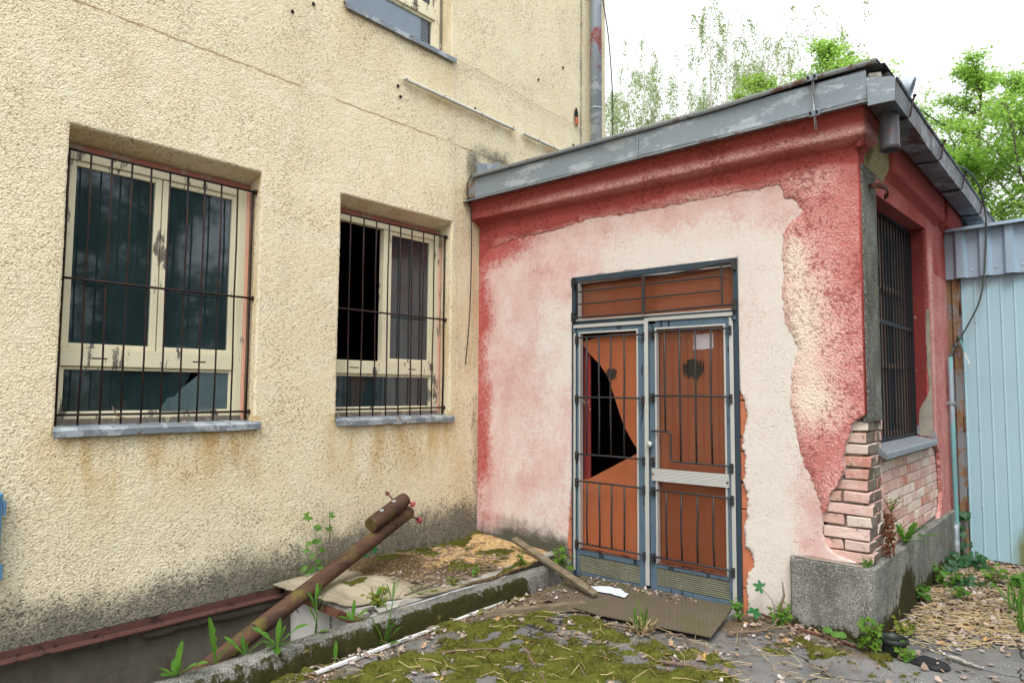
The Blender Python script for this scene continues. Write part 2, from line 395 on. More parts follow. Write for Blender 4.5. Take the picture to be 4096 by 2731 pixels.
MAT = dict(
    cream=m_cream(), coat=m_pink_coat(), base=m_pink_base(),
    conc=m_concrete(), plinth=m_concrete('plinth_concrete', (.135, .135, .12), (.29, .285, .26), (.05, .05, .042), attrmoss=True),
    kerb=m_concrete('mossy_kerb_concrete', (.105, .105, .092), (.255, .25, .23), (.04, .04, .034), attrmoss=True),
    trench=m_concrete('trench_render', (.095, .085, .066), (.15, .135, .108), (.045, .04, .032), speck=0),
    peel=m_flaky('peeling_whitewash', (.50, .49, .47), (.11, .10, .09), .55, .9, .6, scale=5, bump=.5),
    frame=m_flaky('flaking_cream_paint', (.66, .61, .44), (.21, .185, .155), .48, .55),
    frame_weathered=m_flaky('weathered_grey_frame', (.52, .45, .33), (.26, .22, .18), 1.15, .75),
    frame_red=m_flaky('old_red_frame_paint', (.27, .095, .07), (.36, .27, .20), .7, .7),
    frame_pink=m_flaky('pink_primer_frame', (.66, .36, .27), (.40, .30, .22), .55, .7),
    bar=m_steel('rusty_bars', (.024, .017, .018), (.06, .026, .018), .8, .6, .4, 18),
    barblue=m_steel('dark_blue_grey_bars', (.048, .052, .060), (.075, .042, .03), .7, .5, .4, 20),
    blackbar=m_steel('near_black_bars', (.016, .018, .022), (.05, .03, .02), .5, .55, .3, 20),
    navy=m_flaky('navy_paint', (.028, .045, .062), (.10, .12, .14), .25, .4, .12, scale=14, rust=(.07, .035, .02)),
    blue=m_flaky('faded_blue_paint', (.075, .118, .158), (.022, .036, .05), .52, .45, .10, scale=13, rust=(.05, .028, .02)),
    alu=m_steel('dull_aluminium', (.60, .605, .58), (.45, .33, .15), .22, .45, .35, 4),
    kick=m_plain('ribbed_panel', (.155, .155, .11), .8, 0, .55, 7, .3),
    panel=m_panel(), maroon=m_rev(),
    glass=m_glass('window_glass'), doorglass=m_glass('door_glass', (.985, .98, .975), .06, .6, (.22, .14, .09), .02), shardglass=m_glass('sheen_tinted_shard', (.75, .85, .85), .2, 2.2, (.22, .32, .35), .28), clearglass=m_glass('upper_window_glass', (.95, .97, 1), .05, 1., (.4, .45, .5), .02),  # shard film is lighter: its paler reflection put into the colour
    zinc=m_steel('grey_painted_zinc', (.24, .285, .32), (.20, .09, .05), .10, .5, .25, 7, pale=(.34, .385, .415)),
    zincsill=m_steel('blue_grey_sheet_sill', (.23, .27, .30), (.22, .11, .06), .35, .55, .3, 9, pale=(.38, .42, .45)),
    sheet=m_plain('grey_sheet_metal', (.25, .27, .30), .5, .2, .3, 5, .1),
    rusty=m_steel('rusty_edge_strip', (.22, .235, .24), (.15, .075, .05), .62, .75, .2, 6),
    rust=m_steel('brown_rust', (.20, .085, .055), (.10, .035, .025), .8, .8, .2, 9),
    beam=m_steel('maroon_rusted_steel', (.105, .046, .036), (.045, .024, .02), .6, .75, .2, 11),
    gutter=m_steel('dark_weathered_gutter', (.10, .115, .13), (.085, .035, .035), .6, .5, .35, 4, pale=(.20, .225, .25)),
    pipe=m_steel('galvanised_pipe', (.33, .385, .44), (.42, .15, .14), .62, .5, .35, 4, pale=(.52, .56, .60)),
    spout=m_steel('stained_spout', (.085, .085, .095), (.17, .055, .055), .62, .5, .3, 7),
    brick=m_brick(), orangebrick=m_plain('fresh_orange_brick', (.46, .155, .078), .95, 0, .4, 14, .6),
    mortar=m_plain('mortar', (.30, .27, .22), .97, 0, .5, 12, .8),
    damp=m_concrete('stained_grey_render', (.075, .075, .06), (.20, .20, .175), (.022, .022, .018)),
    yellowdamp=m_concrete('ochre_stained_render', (.27, .22, .11), (.40, .33, .17), (.15, .11, .06)),
    board=m_old_wood('brown_boards', (.20, .105, .075), (.29, .17, .125)),
    post=m_wood_post(), ply=m_ply(),
    batten=m_old_wood('grey_brown_batten', (.13, .10, .065), (.21, .175, .12), (.3, .3, 1)),
    rail=m_old_wood('silvery_weathered_rail', (.24, .22, .19), (.42, .40, .36), (1, .08, 1)),
    jambwood=m_old_wood('rusty_brown_door_post', (.17, .095, .05), (.26, .16, .09), (1, 1, .08), paint=(.20, .21, .22)),
    plate=m_plate(), ground=m_ground(), moss=m_moss(),
    white=m_plain('white_plastic', (.80, .80, .80), .4, 0, .08, 9, .05),
    trunking=m_plain('grey_white_trunking', (.62, .61, .55), .5, 0, .15, 9, .05),
    paper=m_plain('pale_sheet', (.62, .68, .76), .7, 0, .12, 9, .2),
    notice=m_plain('lilac_faded_notice', (.70, .62, .68), .8, 0, .12, 25, .2),
    wire=m_plain('pale_wire', (.52, .44, .36), .6, 0, .2, 20, 0),
    cable=m_plain('black_cable', (.03, .03, .032), .5, 0, .3, 20, 0),
    rope=m_plain('steel_rope', (.50, .52, .53), .4, .5, .3, 40, .3),
    greenrope=m_plain('green_grey_rope', (.075, .10, .09), .7, .2, .4, 40, .3),
    capred=m_plain('red_plastic_cap', (.48, .09, .10), .55, 0, .35, 30, .2),
    stud=m_plain('bright_metal_disc', (.62, .68, .72), .35, .7, .1, 20, 0),
    box=m_plain('blue_enamel', (.11, .25, .40), .45, 0, .12, 8, .1),
    conduit=m_flaky('green_blue_conduit_paint', (.13, .30, .31), (.30, .37, .42), .75, .5, .2, scale=8),
    pot=m_plain('black_green_plastic', (.018, .023, .018), .4, 0, .4, 12, .15),
    lid=m_plain('dark_plastic_lid', (.022, .022, .025), .45, 0, .3, 12, .15),
    cowl=m_plain('white_vent_cowl', (.34, .39, .45), .45, .1, .05, 5, 0),
    shed=m_shed('pale_blue_sheet', (.40, .60, .68), moss=True, metal=0), band=m_shed('silver_blue_trapezoid_sheet', (.40, .53, .64), metal=.25),
    blind=m_plain('pale_blue_blind_slat', (.72, .82, .90), .5, 0, .05, 6, 0),
    curtain=m_plain('dark_grey_curtain', (.075, .072, .075), .9, 0, .35, 8, .2),
    inside=m_plain('dark_interior', (.012, .012, .012), .95, 0, .3, 3, 0),  # near-black: the dark of rooms and holes put into the colour
    dimroom=m_plain('dim_brown_room', (.055, .035, .027), .95, 0, .6, 6, .3),
    roof=m_plain('bitumen_roof', (.06, .06, .06), .9, 0, .3, 5, .3),
    litter=m_island('dead_leaves', [(0, (.24, .17, .13)), (.25, (.36, .29, .25)), (.5, (.17, .115, .085)), (.7, (.40, .33, .30)), (.86, (.46, .26, .09)), (.9, (.45, .38, .36)), (1, (.58, .52, .50))]),
    straw=m_island('straw', [(0, (.34, .25, .12)), (.5, (.50, .40, .21)), (1, (.22, .16, .09))], noise=.2),
    twig=m_island('twig_bark', [(0, (.11, .075, .05)), (.6, (.17, .12, .085)), (1, (.22, .17, .13))]),
    dandelion=m_leaf('dandelion_leaf', (.07, .19, .022), (.13, .30, .035)),
    maple=m_leaf('maple_leaf', (.08, .20, .02), (.17, .30, .03)),
    deepmaple=m_leaf('deep_green_leaf', (.02, .15, .035), (.035, .20, .05)),
    ivy=m_leaf('ivy_leaf', (.018, .075, .024), (.035, .13, .04), .25),
    olive=m_leaf('yellow_green_leaf', (.16, .22, .02), (.24, .27, .04)),
    stem=m_plain('green_brown_stem', (.12, .10, .04), .7, 0, .3, 20, 0),
    dried=m_leaf('dried_brown_foliage', (.14, .05, .02), (.25, .10, .045), .2, .8),
    grass=m_leaf('grass_blade', (.07, .20, .02), (.14, .31, .04)),
    birchleaf=m_leaf('birch_leaf', (.22, .33, .09), (.36, .46, .17), .6),
    lime=m_leaf('lime_green_leaf', (.21, .36, .05), (.33, .50, .10), .6),
    birchbark=m_plain('birch_bark', (.62, .60, .57), .85, 0, .4, 8, .2),
    robinia=m_leaf('robinia_leaf', (.22, .42, .055), (.38, .58, .12), .68),
    bark=m_plain('grey_brown_bark', (.13, .11, .085), .9, 0, .4, 10, .4),
    woods=m_leaf('woodland_leaf', (.025, .06, .016), (.055, .11, .025), .3),
)

# ------------------------------------------------------------------ mesh tools
class MB:
    def __init__(s): s.v = []; s.f = []; s.g = []
    def add(s, vs, fs):
        o = len(s.v); s.g.append((o, len(s.f))); s.v += [tuple(map(float, p)) for p in vs]; s.f += [tuple(i + o for i in f) for f in fs]; return s
    def box(s, x0, x1, y0, y1, z0, z1):
        return s.add([(x0, y0, z0), (x1, y0, z0), (x1, y1, z0), (x0, y1, z0), (x0, y0, z1), (x1, y0, z1), (x1, y1, z1), (x0, y1, z1)],
                     [(0, 3, 2, 1), (4, 5, 6, 7), (0, 1, 5, 4), (1, 2, 6, 5), (2, 3, 7, 6), (3, 0, 4, 7)])
    def bar(s, a, b, w, h, up=(0, 0, 1)):
        a, b = Vector(a), Vector(b); d = (b - a).normalized(); u = Vector(up); r = d.cross(u).normalized() * w / 2; u = r.cross(d).normalized() * h / 2
        return s.add([a - r - u, a + r - u, a + r + u, a - r + u, b - r - u, b + r - u, b + r + u, b - r + u],
                     [(0, 3, 2, 1), (4, 5, 6, 7), (0, 1, 5, 4), (1, 2, 6, 5), (2, 3, 7, 6), (3, 0, 4, 7)])
    def tube(s, pts, rad, n=8, caps=True):
        pts = [Vector(p) for p in pts]; k = len(pts)
        rs = rad if hasattr(rad, '__len__') else [rad] * k
        vs, fs = [], []; ref = None
        for i, p in enumerate(pts):
            d = (pts[min(i + 1, k - 1)] - pts[max(i - 1, 0)]).normalized()
            if ref is None: ref = d.orthogonal().normalized()
            ref = (ref - d * ref.dot(d)).normalized(); q = d.cross(ref)
            for j in range(n):
                a = 2 * math.pi * j / n
                vs.append(p + (ref * math.cos(a) + q * math.sin(a)) * rs[i])
        for i in range(k - 1):
            for j in range(n):
                fs.append((i * n + j, i * n + (j + 1) % n, (i + 1) * n + (j + 1) % n, (i + 1) * n + j))
        if caps:
            fs.append(tuple(range(n - 1, -1, -1))); fs.append(tuple(range((k - 1) * n, k * n)))
        return s.add(vs, fs)
    def prism(s, poly, ext):
        e = Vector(ext); n = len(poly); p = [Vector(q) for q in poly]
        return s.add(p + [q + e for q in p], [tuple(range(n - 1, -1, -1)), tuple(range(n, 2 * n))] + [(i, (i + 1) % n, (i + 1) % n + n, i + n) for i in range(n)])
    def lathe(s, c, prof, n=24, axis='z'):
        vs, fs = [], []
        for (r, h) in prof:
            for j in range(n):
                a = 2 * math.pi * j / n; u, w = r * math.cos(a), r * math.sin(a)
                vs.append({'z': (c[0] + u, c[1] + w, c[2] + h), 'y': (c[0] + u, c[1] + h, c[2] + w), 'x': (c[0] + h, c[1] + u, c[2] + w)}[axis])
        for i in range(len(prof) - 1):
            for j in range(n): fs.append((i * n + j, i * n + (j + 1) % n, (i + 1) * n + (j + 1) % n, (i + 1) * n + j))
        return s.add(vs, fs)
    def sweep(s, rows):
        """rows: list of equal-length point lists -> grid"""
        n = len(rows[0]); vs = [p for r in rows for p in r]
        return s.add(vs, [(i * n + j, i * n + j + 1, (i + 1) * n + j + 1, (i + 1) * n + j) for i in range(len(rows) - 1) for j in range(n - 1)])
    def each(s, name, mat, parent=None, smooth=False, bevel=0.):
        """every added piece becomes an object of its own"""
        e = s.g + [(len(s.v), len(s.f))]
        for (a, c), (b_, d) in zip(e[:-1], e[1:]): link(name, s.v[a:b_], [tuple(i - a for i in f) for f in s.f[c:d]], mat, parent, smooth, bevel)
    def build(s, name, mat, parent=None, smooth=False, bevel=0.):
        return link(name, s.v, s.f, mat, parent, smooth, bevel)

def link(name, v, f, mat, parent=None, smooth=False, bevel=0., attrs=None, recalc=False):
    me = bpy.data.meshes.new(name)
    me.from_pydata(v if isinstance(v, list) else [tuple(p) for p in v], [], f if isinstance(f, list) else [tuple(q) for q in f])
    for k, a in (attrs or {}).items():
        at = me.attributes.new(k, 'FLOAT', 'POINT'); at.data.foreach_set('value', np.asarray(a, dtype=np.float32))
    if smooth: me.polygons.foreach_set('use_smooth', np.ones(len(me.polygons), dtype=bool))
    me.materials.append(mat if not isinstance(mat, str) else MAT[mat])
    me.update()
    o = bpy.data.objects.new(name, me); COL.objects.link(o)
    if parent is not None:
        o.parent = parent
        w = Vector((0, 0, 0)); q = parent
        while q is not None: w += q.location; q = q.parent
        o.location = -w
    if bevel:
        b = o.modifiers.new('bevel', 'BEVEL'); b.width = bevel; b.segments = 2; b.limit_method = 'ANGLE'
    return o

def thing(name, label, cat, loc=(0, 0, 0), group=None):
    o = bpy.data.objects.new(name, None); COL.objects.link(o); o.location = loc; o.empty_display_size = .1
    return tag(o, label, cat, group)
def tag(o, label=None, cat=None, group=None, kind=None):
    if label: o['label'] = label
    if cat: o['category'] = cat
    if group: o['group'] = group
    if kind: o['kind'] = kind
    return o

def _h(ix, iy, seed):
    n = (ix.astype(np.int64) * 374761393 + iy.astype(np.int64) * 668265263 + seed * 974711) & 0x7fffffff
    n = ((n ^ (n >> 13)) * 1274126177) & 0x7fffffff
    return ((n ^ (n >> 16)) & 0xffff) / 65535.
def vnoise(x, y, seed=0):
    x = np.asarray(x, float); y = np.asarray(y, float)
    ix, iy = np.floor(x), np.floor(y); fx, fy = x - ix, y - iy
    fx = fx * fx * (3 - 2 * fx); fy = fy * fy * (3 - 2 * fy)
    a, b, c, d = _h(ix, iy, seed), _h(ix + 1, iy, seed), _h(ix, iy + 1, seed), _h(ix + 1, iy + 1, seed)
    return (a * (1 - fx) + b * fx) * (1 - fy) + (c * (1 - fx) + d * fx) * fy
def fbm(x, y, seed=0, oct=4):
    t = 0; a = .5; s = 0
    for i in range(oct):
        t = t + a * vnoise(np.asarray(x) * 2 ** i, np.asarray(y) * 2 ** i, seed + i * 17); s += a; a *= .5
    return t / s
def sstep(a, b, x):
    t = np.clip((np.asarray(x, float) - a) / (b - a), 0, 1); return t * t * (3 - 2 * t)
def inside(poly, x, y):
    r = np.zeros(np.shape(x), bool); n = len(poly)
    for i in range(n):
        (x1, y1), (x2, y2) = poly[i], poly[(i + 1) % n]
        if y1 == y2: continue
        c = ((y1 > y) != (y2 > y)) & (x < (x2 - x1) * (y - y1) / (y2 - y1) + x1); r ^= c
    return r
def rough_line(pts, amp, step, seed=0):
    """subdivide an open polyline and wobble it"""
    out = []; rr = random.Random(seed)
    for (a, b) in zip(pts[:-1], pts[1:]):
        L = math.dist(a, b); n = max(1, int(L / step)); nx, ny = -(b[1] - a[1]) / max(L, 1e-6), (b[0] - a[0]) / max(L, 1e-6)
        for i in range(n):
            t = i / n; w = 0 if i == 0 else rr.uniform(-amp, amp)
            out.append((a[0] + (b[0] - a[0]) * t + nx * w, a[1] + (b[1] - a[1]) * t + ny * w))
    out.append(pts[-1]); return out
def poly_mesh(outer, holes, step):
    P = np.array(outer); x0, y0 = P.min(0); x1, y1 = P.max(0)
    gx, gy = np.meshgrid(np.arange(x0 + step / 2, x1, step), np.arange(y0 + step / 2, y1, step))
    gx = gx + rng.uniform(-.25, .25, gx.shape) * step; gy = gy + rng.uniform(-.25, .25, gy.shape) * step
    k = inside(outer, gx, gy)
    for h in holes: k &= ~inside(h, gx, gy)
    vs = [Vector(p) for p in outer]; es = [(i, (i + 1) % len(outer)) for i in range(len(outer))]
    for h in holes:
        o = len(vs); vs += [Vector(p) for p in h]; es += [(o + i, o + (i + 1) % len(h)) for i in range(len(h))]
    vs += [Vector((a, b)) for a, b in zip(gx[k], gy[k])]
    V, E, F, *_ = delaunay_2d_cdt(vs, es, [], 0, 1e-6)
    V = np.array([(p.x, p.y) for p in V]); F = np.array([f for f in F if len(f) == 3])
    c = V[F].mean(1); k = inside(outer, c[:, 0], c[:, 1])
    for h in holes: k &= ~inside(h, c[:, 0], c[:, 1])
    F = F[k]
    a = V[F]; cr = (a[:, 1, 0] - a[:, 0, 0]) * (a[:, 2, 1] - a[:, 0, 1]) - (a[:, 1, 1] - a[:, 0, 1]) * (a[:, 2, 0] - a[:, 0, 0])
    F[cr < 0] = F[cr < 0][:, ::-1]
    return V, F
def boundary_edges(F):
    from collections import Counter
    c = Counter()
    for t in F.tolist():
        for i in range(3): c[(t[i], t[(i + 1) % 3])] += 1
    return [e for e in c if (e[1], e[0]) not in c]

# ------------------------------------------------------------------ camera, light, sky
cam = bpy.data.cameras.new('camera'); co = bpy.data.objects.new('camera', cam); COL.objects.link(co)
cam.sensor_width = 36; cam.lens = 2774.78 * 36 / 4096; cam.clip_end = 2000; cam.clip_start = .05
rv = Vector((.757025395, .653349494, .006854947)); uv = Vector((.040224163, -.05707348, .997559339)); fv = Vector((-.652146125, .754902018, .069486511))
co.matrix_world = Matrix(((rv.x, uv.x, -fv.x, 4.62665), (rv.y, uv.y, -fv.y, -4.8567), (rv.z, uv.z, -fv.z, 1.51817), (0, 0, 0, 1)))
SC.camera = co

SUN_EL, SUN_AZ = R(52), R(152)     # azimuth clockwise from +y: light from behind the camera
sd = bpy.data.lights.new('sun', 'SUN'); sd.energy = .8; sd.angle = R(25); sd.color = (1, .965, .91)
so = bpy.data.objects.new('sun', sd); COL.objects.link(so)
sdir = Vector((math.sin(SUN_AZ) * math.cos(SUN_EL), math.cos(SUN_AZ) * math.cos(SUN_EL), math.sin(SUN_EL)))
so.rotation_euler = sdir.to_track_quat('Z', 'Y').to_euler()
so.location = sdir * 30
w = bpy.data.worlds.new('World'); SC.world = w; w.use_nodes = True
nt = w.node_tree; bg = nt.nodes['Background']
sky = nt.nodes.new('ShaderNodeTexSky'); sky.sky_type = 'NISHITA'; sky.sun_disc = False
sky.sun_elevation = SUN_EL; sky.sun_rotation = SUN_AZ; sky.air_density = 1.; sky.dust_density = 6.; sky.ozone_density = 1.
hs = nt.nodes.new('ShaderNodeHueSaturation'); hs.inputs['Saturation'].default_value = .16; hs.inputs['Value'].default_value = 1.0
nt.links.new(sky.outputs[0], hs.inputs['Color'])
ov = nt.nodes.new('ShaderNodeMix'); ov.data_type = 'RGBA'; ov.inputs[0].default_value = .75      # closed cloud cover evens the sky out
gc = nt.nodes.new('ShaderNodeTexCoord'); gs = nt.nodes.new('ShaderNodeSeparateXYZ'); nt.links.new(gc.outputs['Generated'], gs.inputs[0])
gm = nt.nodes.new('ShaderNodeMapRange'); gm.inputs[1].default_value = 0; gm.inputs[2].default_value = 1; gm.inputs[3].default_value = 3.1; gm.inputs[4].default_value = 8.2
nt.links.new(gs.outputs[2], gm.inputs[0])
gt = nt.nodes.new('ShaderNodeMix'); gt.data_type = 'RGBA'; gt.blend_type = 'MULTIPLY'; gt.inputs[0].default_value = 1; gt.inputs[7].default_value = (.97, 1, 1.03, 1)
nt.links.new(gm.outputs[0], gt.inputs[6]); nt.links.new(gt.outputs[2], ov.inputs[7])
nt.links.new(hs.outputs[0], ov.inputs[6]); nt.links.new(ov.outputs[2], bg.inputs['Color'])
bg.inputs['Strength'].default_value = .15
SC.view_settings.view_transform = 'Standard'; SC.view_settings.look = 'None'; SC.view_settings.exposure = 1.12; SC.view_settings.gamma = 1
SC.view_settings.use_curve_mapping = False
SC.cycles.max_bounces = 8; SC.cycles.transparent_max_bounces = 12

# ================================================================== YELLOW HOUSE
house = thing('yellow_house', 'tall cream roughcast house with barred windows and a blackened base', 'house', (0, -2, 0))
WINS = [(-3.535, -2.300, 1.273, 3.086), (-1.617, -.374, 1.273, 3.086), (-1.630, -.405, 4.66, 6.47)]
def span(pts, fine, lo, hi):
    out = []
    for a, b in zip(pts[:-1], pts[1:]):
        st = fine if (a >= lo and b <= hi) else .12
        out += list(np.linspace(a, b, max(1, round((b - a) / st)), endpoint=False))
    return np.array(out + [pts[-1]])
def yellow_wall():
    st = .0145
    ys = span([-8, -4.1, -3.535, -2.3, -1.63, -1.617, -.405, -.374, 0, 2.235], st, -4.1, 3)
    zs = span([.085, 1.273, 3.086, 4.66, 6.47, 6.7, 9.], st, 0, 6.7)
    ny, nz = len(ys), len(zs)
    Y, Z = np.meshgrid(ys, zs)
    X = np.zeros_like(Y)
    X += (fbm(Y * 1.1, Z * 1.1, 3, 3) - .5) * .02                               # uneven plaster
    X += .005 * (fbm(Y * 45, Z * 45, 31, 2) - .5)
    X += .02 * sstep(.5, .1, Z) * (fbm(Y * 3, Z * 3, 8, 3) - .2)                  # swollen base
    V = np.stack([X.ravel(), Y.ravel(), Z.ravel()], 1).tolist()
    cy = (ys[:-1] + ys[1:]) / 2; cz = (zs[:-1] + zs[1:]) / 2
    keep = np.ones((nz - 1, ny - 1), bool)
    for (a, b, c, d) in WINS:
        keep &= ~((cy[None, :] > a) & (cy[None, :] < b) & (cz[:, None] > c) & (cz[:, None] < d))
    ii = np.arange(ny * nz).reshape(nz, ny)
    q = np.stack([ii[:-1, :-1], ii[:-1, 1:], ii[1:, 1:], ii[1:, :-1]], -1)[keep]
    F = [tuple(t) for t in q.tolist()]
    # reveals share the wall's own edge vertices
    iy = lambda v: int(np.argmin(abs(ys - v))); iz = lambda v: int(np.argmin(abs(zs - v)))
    dep = np.linspace(0, -.185, 13)[1:]
    for (a, b, c, d) in WINS:
        ja, jb, kc, kd = iy(a), iy(b), iz(c), iz(d)
        loop = [ii[kc, j] for j in range(ja, jb)] + [ii[k, jb] for k in range(kc, kd)] + [ii[kd, j] for j in range(jb, ja, -1)] + [ii[k, ja] for k in range(kd, kc, -1)]
        prev = [int(t) for t in loop]
        for dx in dep:
            o = len(V)
            for t in loop: p = V[t]; V.append([dx, p[1], p[2] - (.40 * -dx if abs(p[2] - d) < 1e-6 else 0)])
            cur = list(range(o, o + len(loop))); n = len(loop)
            for i in range(n): F.append((prev[i], prev[(i + 1) % n], cur[(i + 1) % n], cur[i]))
            prev = cur
    # wall end (return) at the far corner
    prev = [int(ii[k, ny - 1]) for k in range(nz)]
    for dx in np.linspace(0, -.4, 12)[1:]:
        o = len(V)
        for t in [int(ii[k, ny - 1]) for k in range(nz)]: V.append([dx, V[t][1], V[t][2]])
        cur = list(range(o, o + nz))
        F += [(prev[k], cur[k], cur[k + 1], prev[k + 1]) for k in range(nz - 1)]; prev = cur
    A = np.array(V); e_ = A[:, 0] > -.02
    A[e_, 1] += .006 * (fbm(A[e_, 2] * 50, A[e_, 1] * 50, 3, 2) - .5); A[e_, 2] += .006 * (fbm(A[e_, 1] * 50, A[e_, 2] * 50, 4, 2) - .5)
    V = A.tolist(); y, z = A[:, 1], A[:, 2]
    # stains and tones: black algae along the base, ochre runs under the sills, damp beside the annex roof
    grime = 1.05 * sstep(.58, .10, z - .22 * (fbm(y * 1.3, y * 0, 5) - .5) - .13 * sstep(-2.2, -.6, y)) + .16 * sstep(1.1, .3, z)
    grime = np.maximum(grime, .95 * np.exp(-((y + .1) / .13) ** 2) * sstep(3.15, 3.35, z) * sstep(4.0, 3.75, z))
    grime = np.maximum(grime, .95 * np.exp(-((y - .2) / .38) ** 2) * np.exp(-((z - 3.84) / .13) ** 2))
    grime = np.maximum(grime, .55 * sstep(-.22, -.02, y) * sstep(1.9, 1.2, z) * sstep(.2, .5, z))  # darker strip up the inner corner beside the annex
    grime = np.maximum(grime, .62 * np.exp(-((y + 1.75) / .16) ** 2) * sstep(.95, .5, z))
    grime = np.maximum(grime, .58 * np.exp(-((y + .72) / .22) ** 2) * sstep(.8, .4, z))
    grime = np.maximum(grime, .85 * np.exp(-((y - 1.72) / .03) ** 2) * (z > 3.5))
    ochre = np.zeros_like(y)
    for (a, b, c, d) in WINS:
        ochre = np.maximum(ochre, (.85 if c < 2 else .3) * sstep(a - .2, a + .1, y) * sstep(b + .3, b, y) * sstep(c - .7, c - .08, z) * (z < c + .05))
    ochre = np.maximum(ochre, .5 * np.exp(-((z - 4.19) / .09) ** 2) * sstep(-1.2, -.9, y) * sstep(1.5, 1.2, y))
    ochre = np.maximum(ochre, .55 * sstep(-.5, -.1, y) * (y < .05) * sstep(4.4, 2.5, z))
    ochre = np.maximum(ochre, .6 * (A[:, 0] < -.03))  # reveals toned ochre over their whole depth
    moss = .8 * sstep(.34, .10, z) * sstep(-2.6, -2.0, y) + .5 * (A[:, 0] < -.05) * sstep(1.5, 1.28, z)
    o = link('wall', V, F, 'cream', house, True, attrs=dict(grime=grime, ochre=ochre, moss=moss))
    return o
yellow_wall()
# carcass behind the plaster: keeps the rooms dark
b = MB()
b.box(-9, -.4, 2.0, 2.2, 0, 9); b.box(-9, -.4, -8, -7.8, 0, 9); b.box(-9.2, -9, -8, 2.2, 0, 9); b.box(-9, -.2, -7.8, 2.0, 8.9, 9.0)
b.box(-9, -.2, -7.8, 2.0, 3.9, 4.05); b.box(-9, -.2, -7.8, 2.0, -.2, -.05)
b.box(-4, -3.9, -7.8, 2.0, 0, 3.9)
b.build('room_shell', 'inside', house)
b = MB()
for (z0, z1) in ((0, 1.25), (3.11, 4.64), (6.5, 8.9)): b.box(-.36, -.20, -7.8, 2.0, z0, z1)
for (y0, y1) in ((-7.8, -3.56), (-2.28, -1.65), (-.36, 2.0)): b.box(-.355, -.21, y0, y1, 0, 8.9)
b.build('inner_wall', 'inside', house)

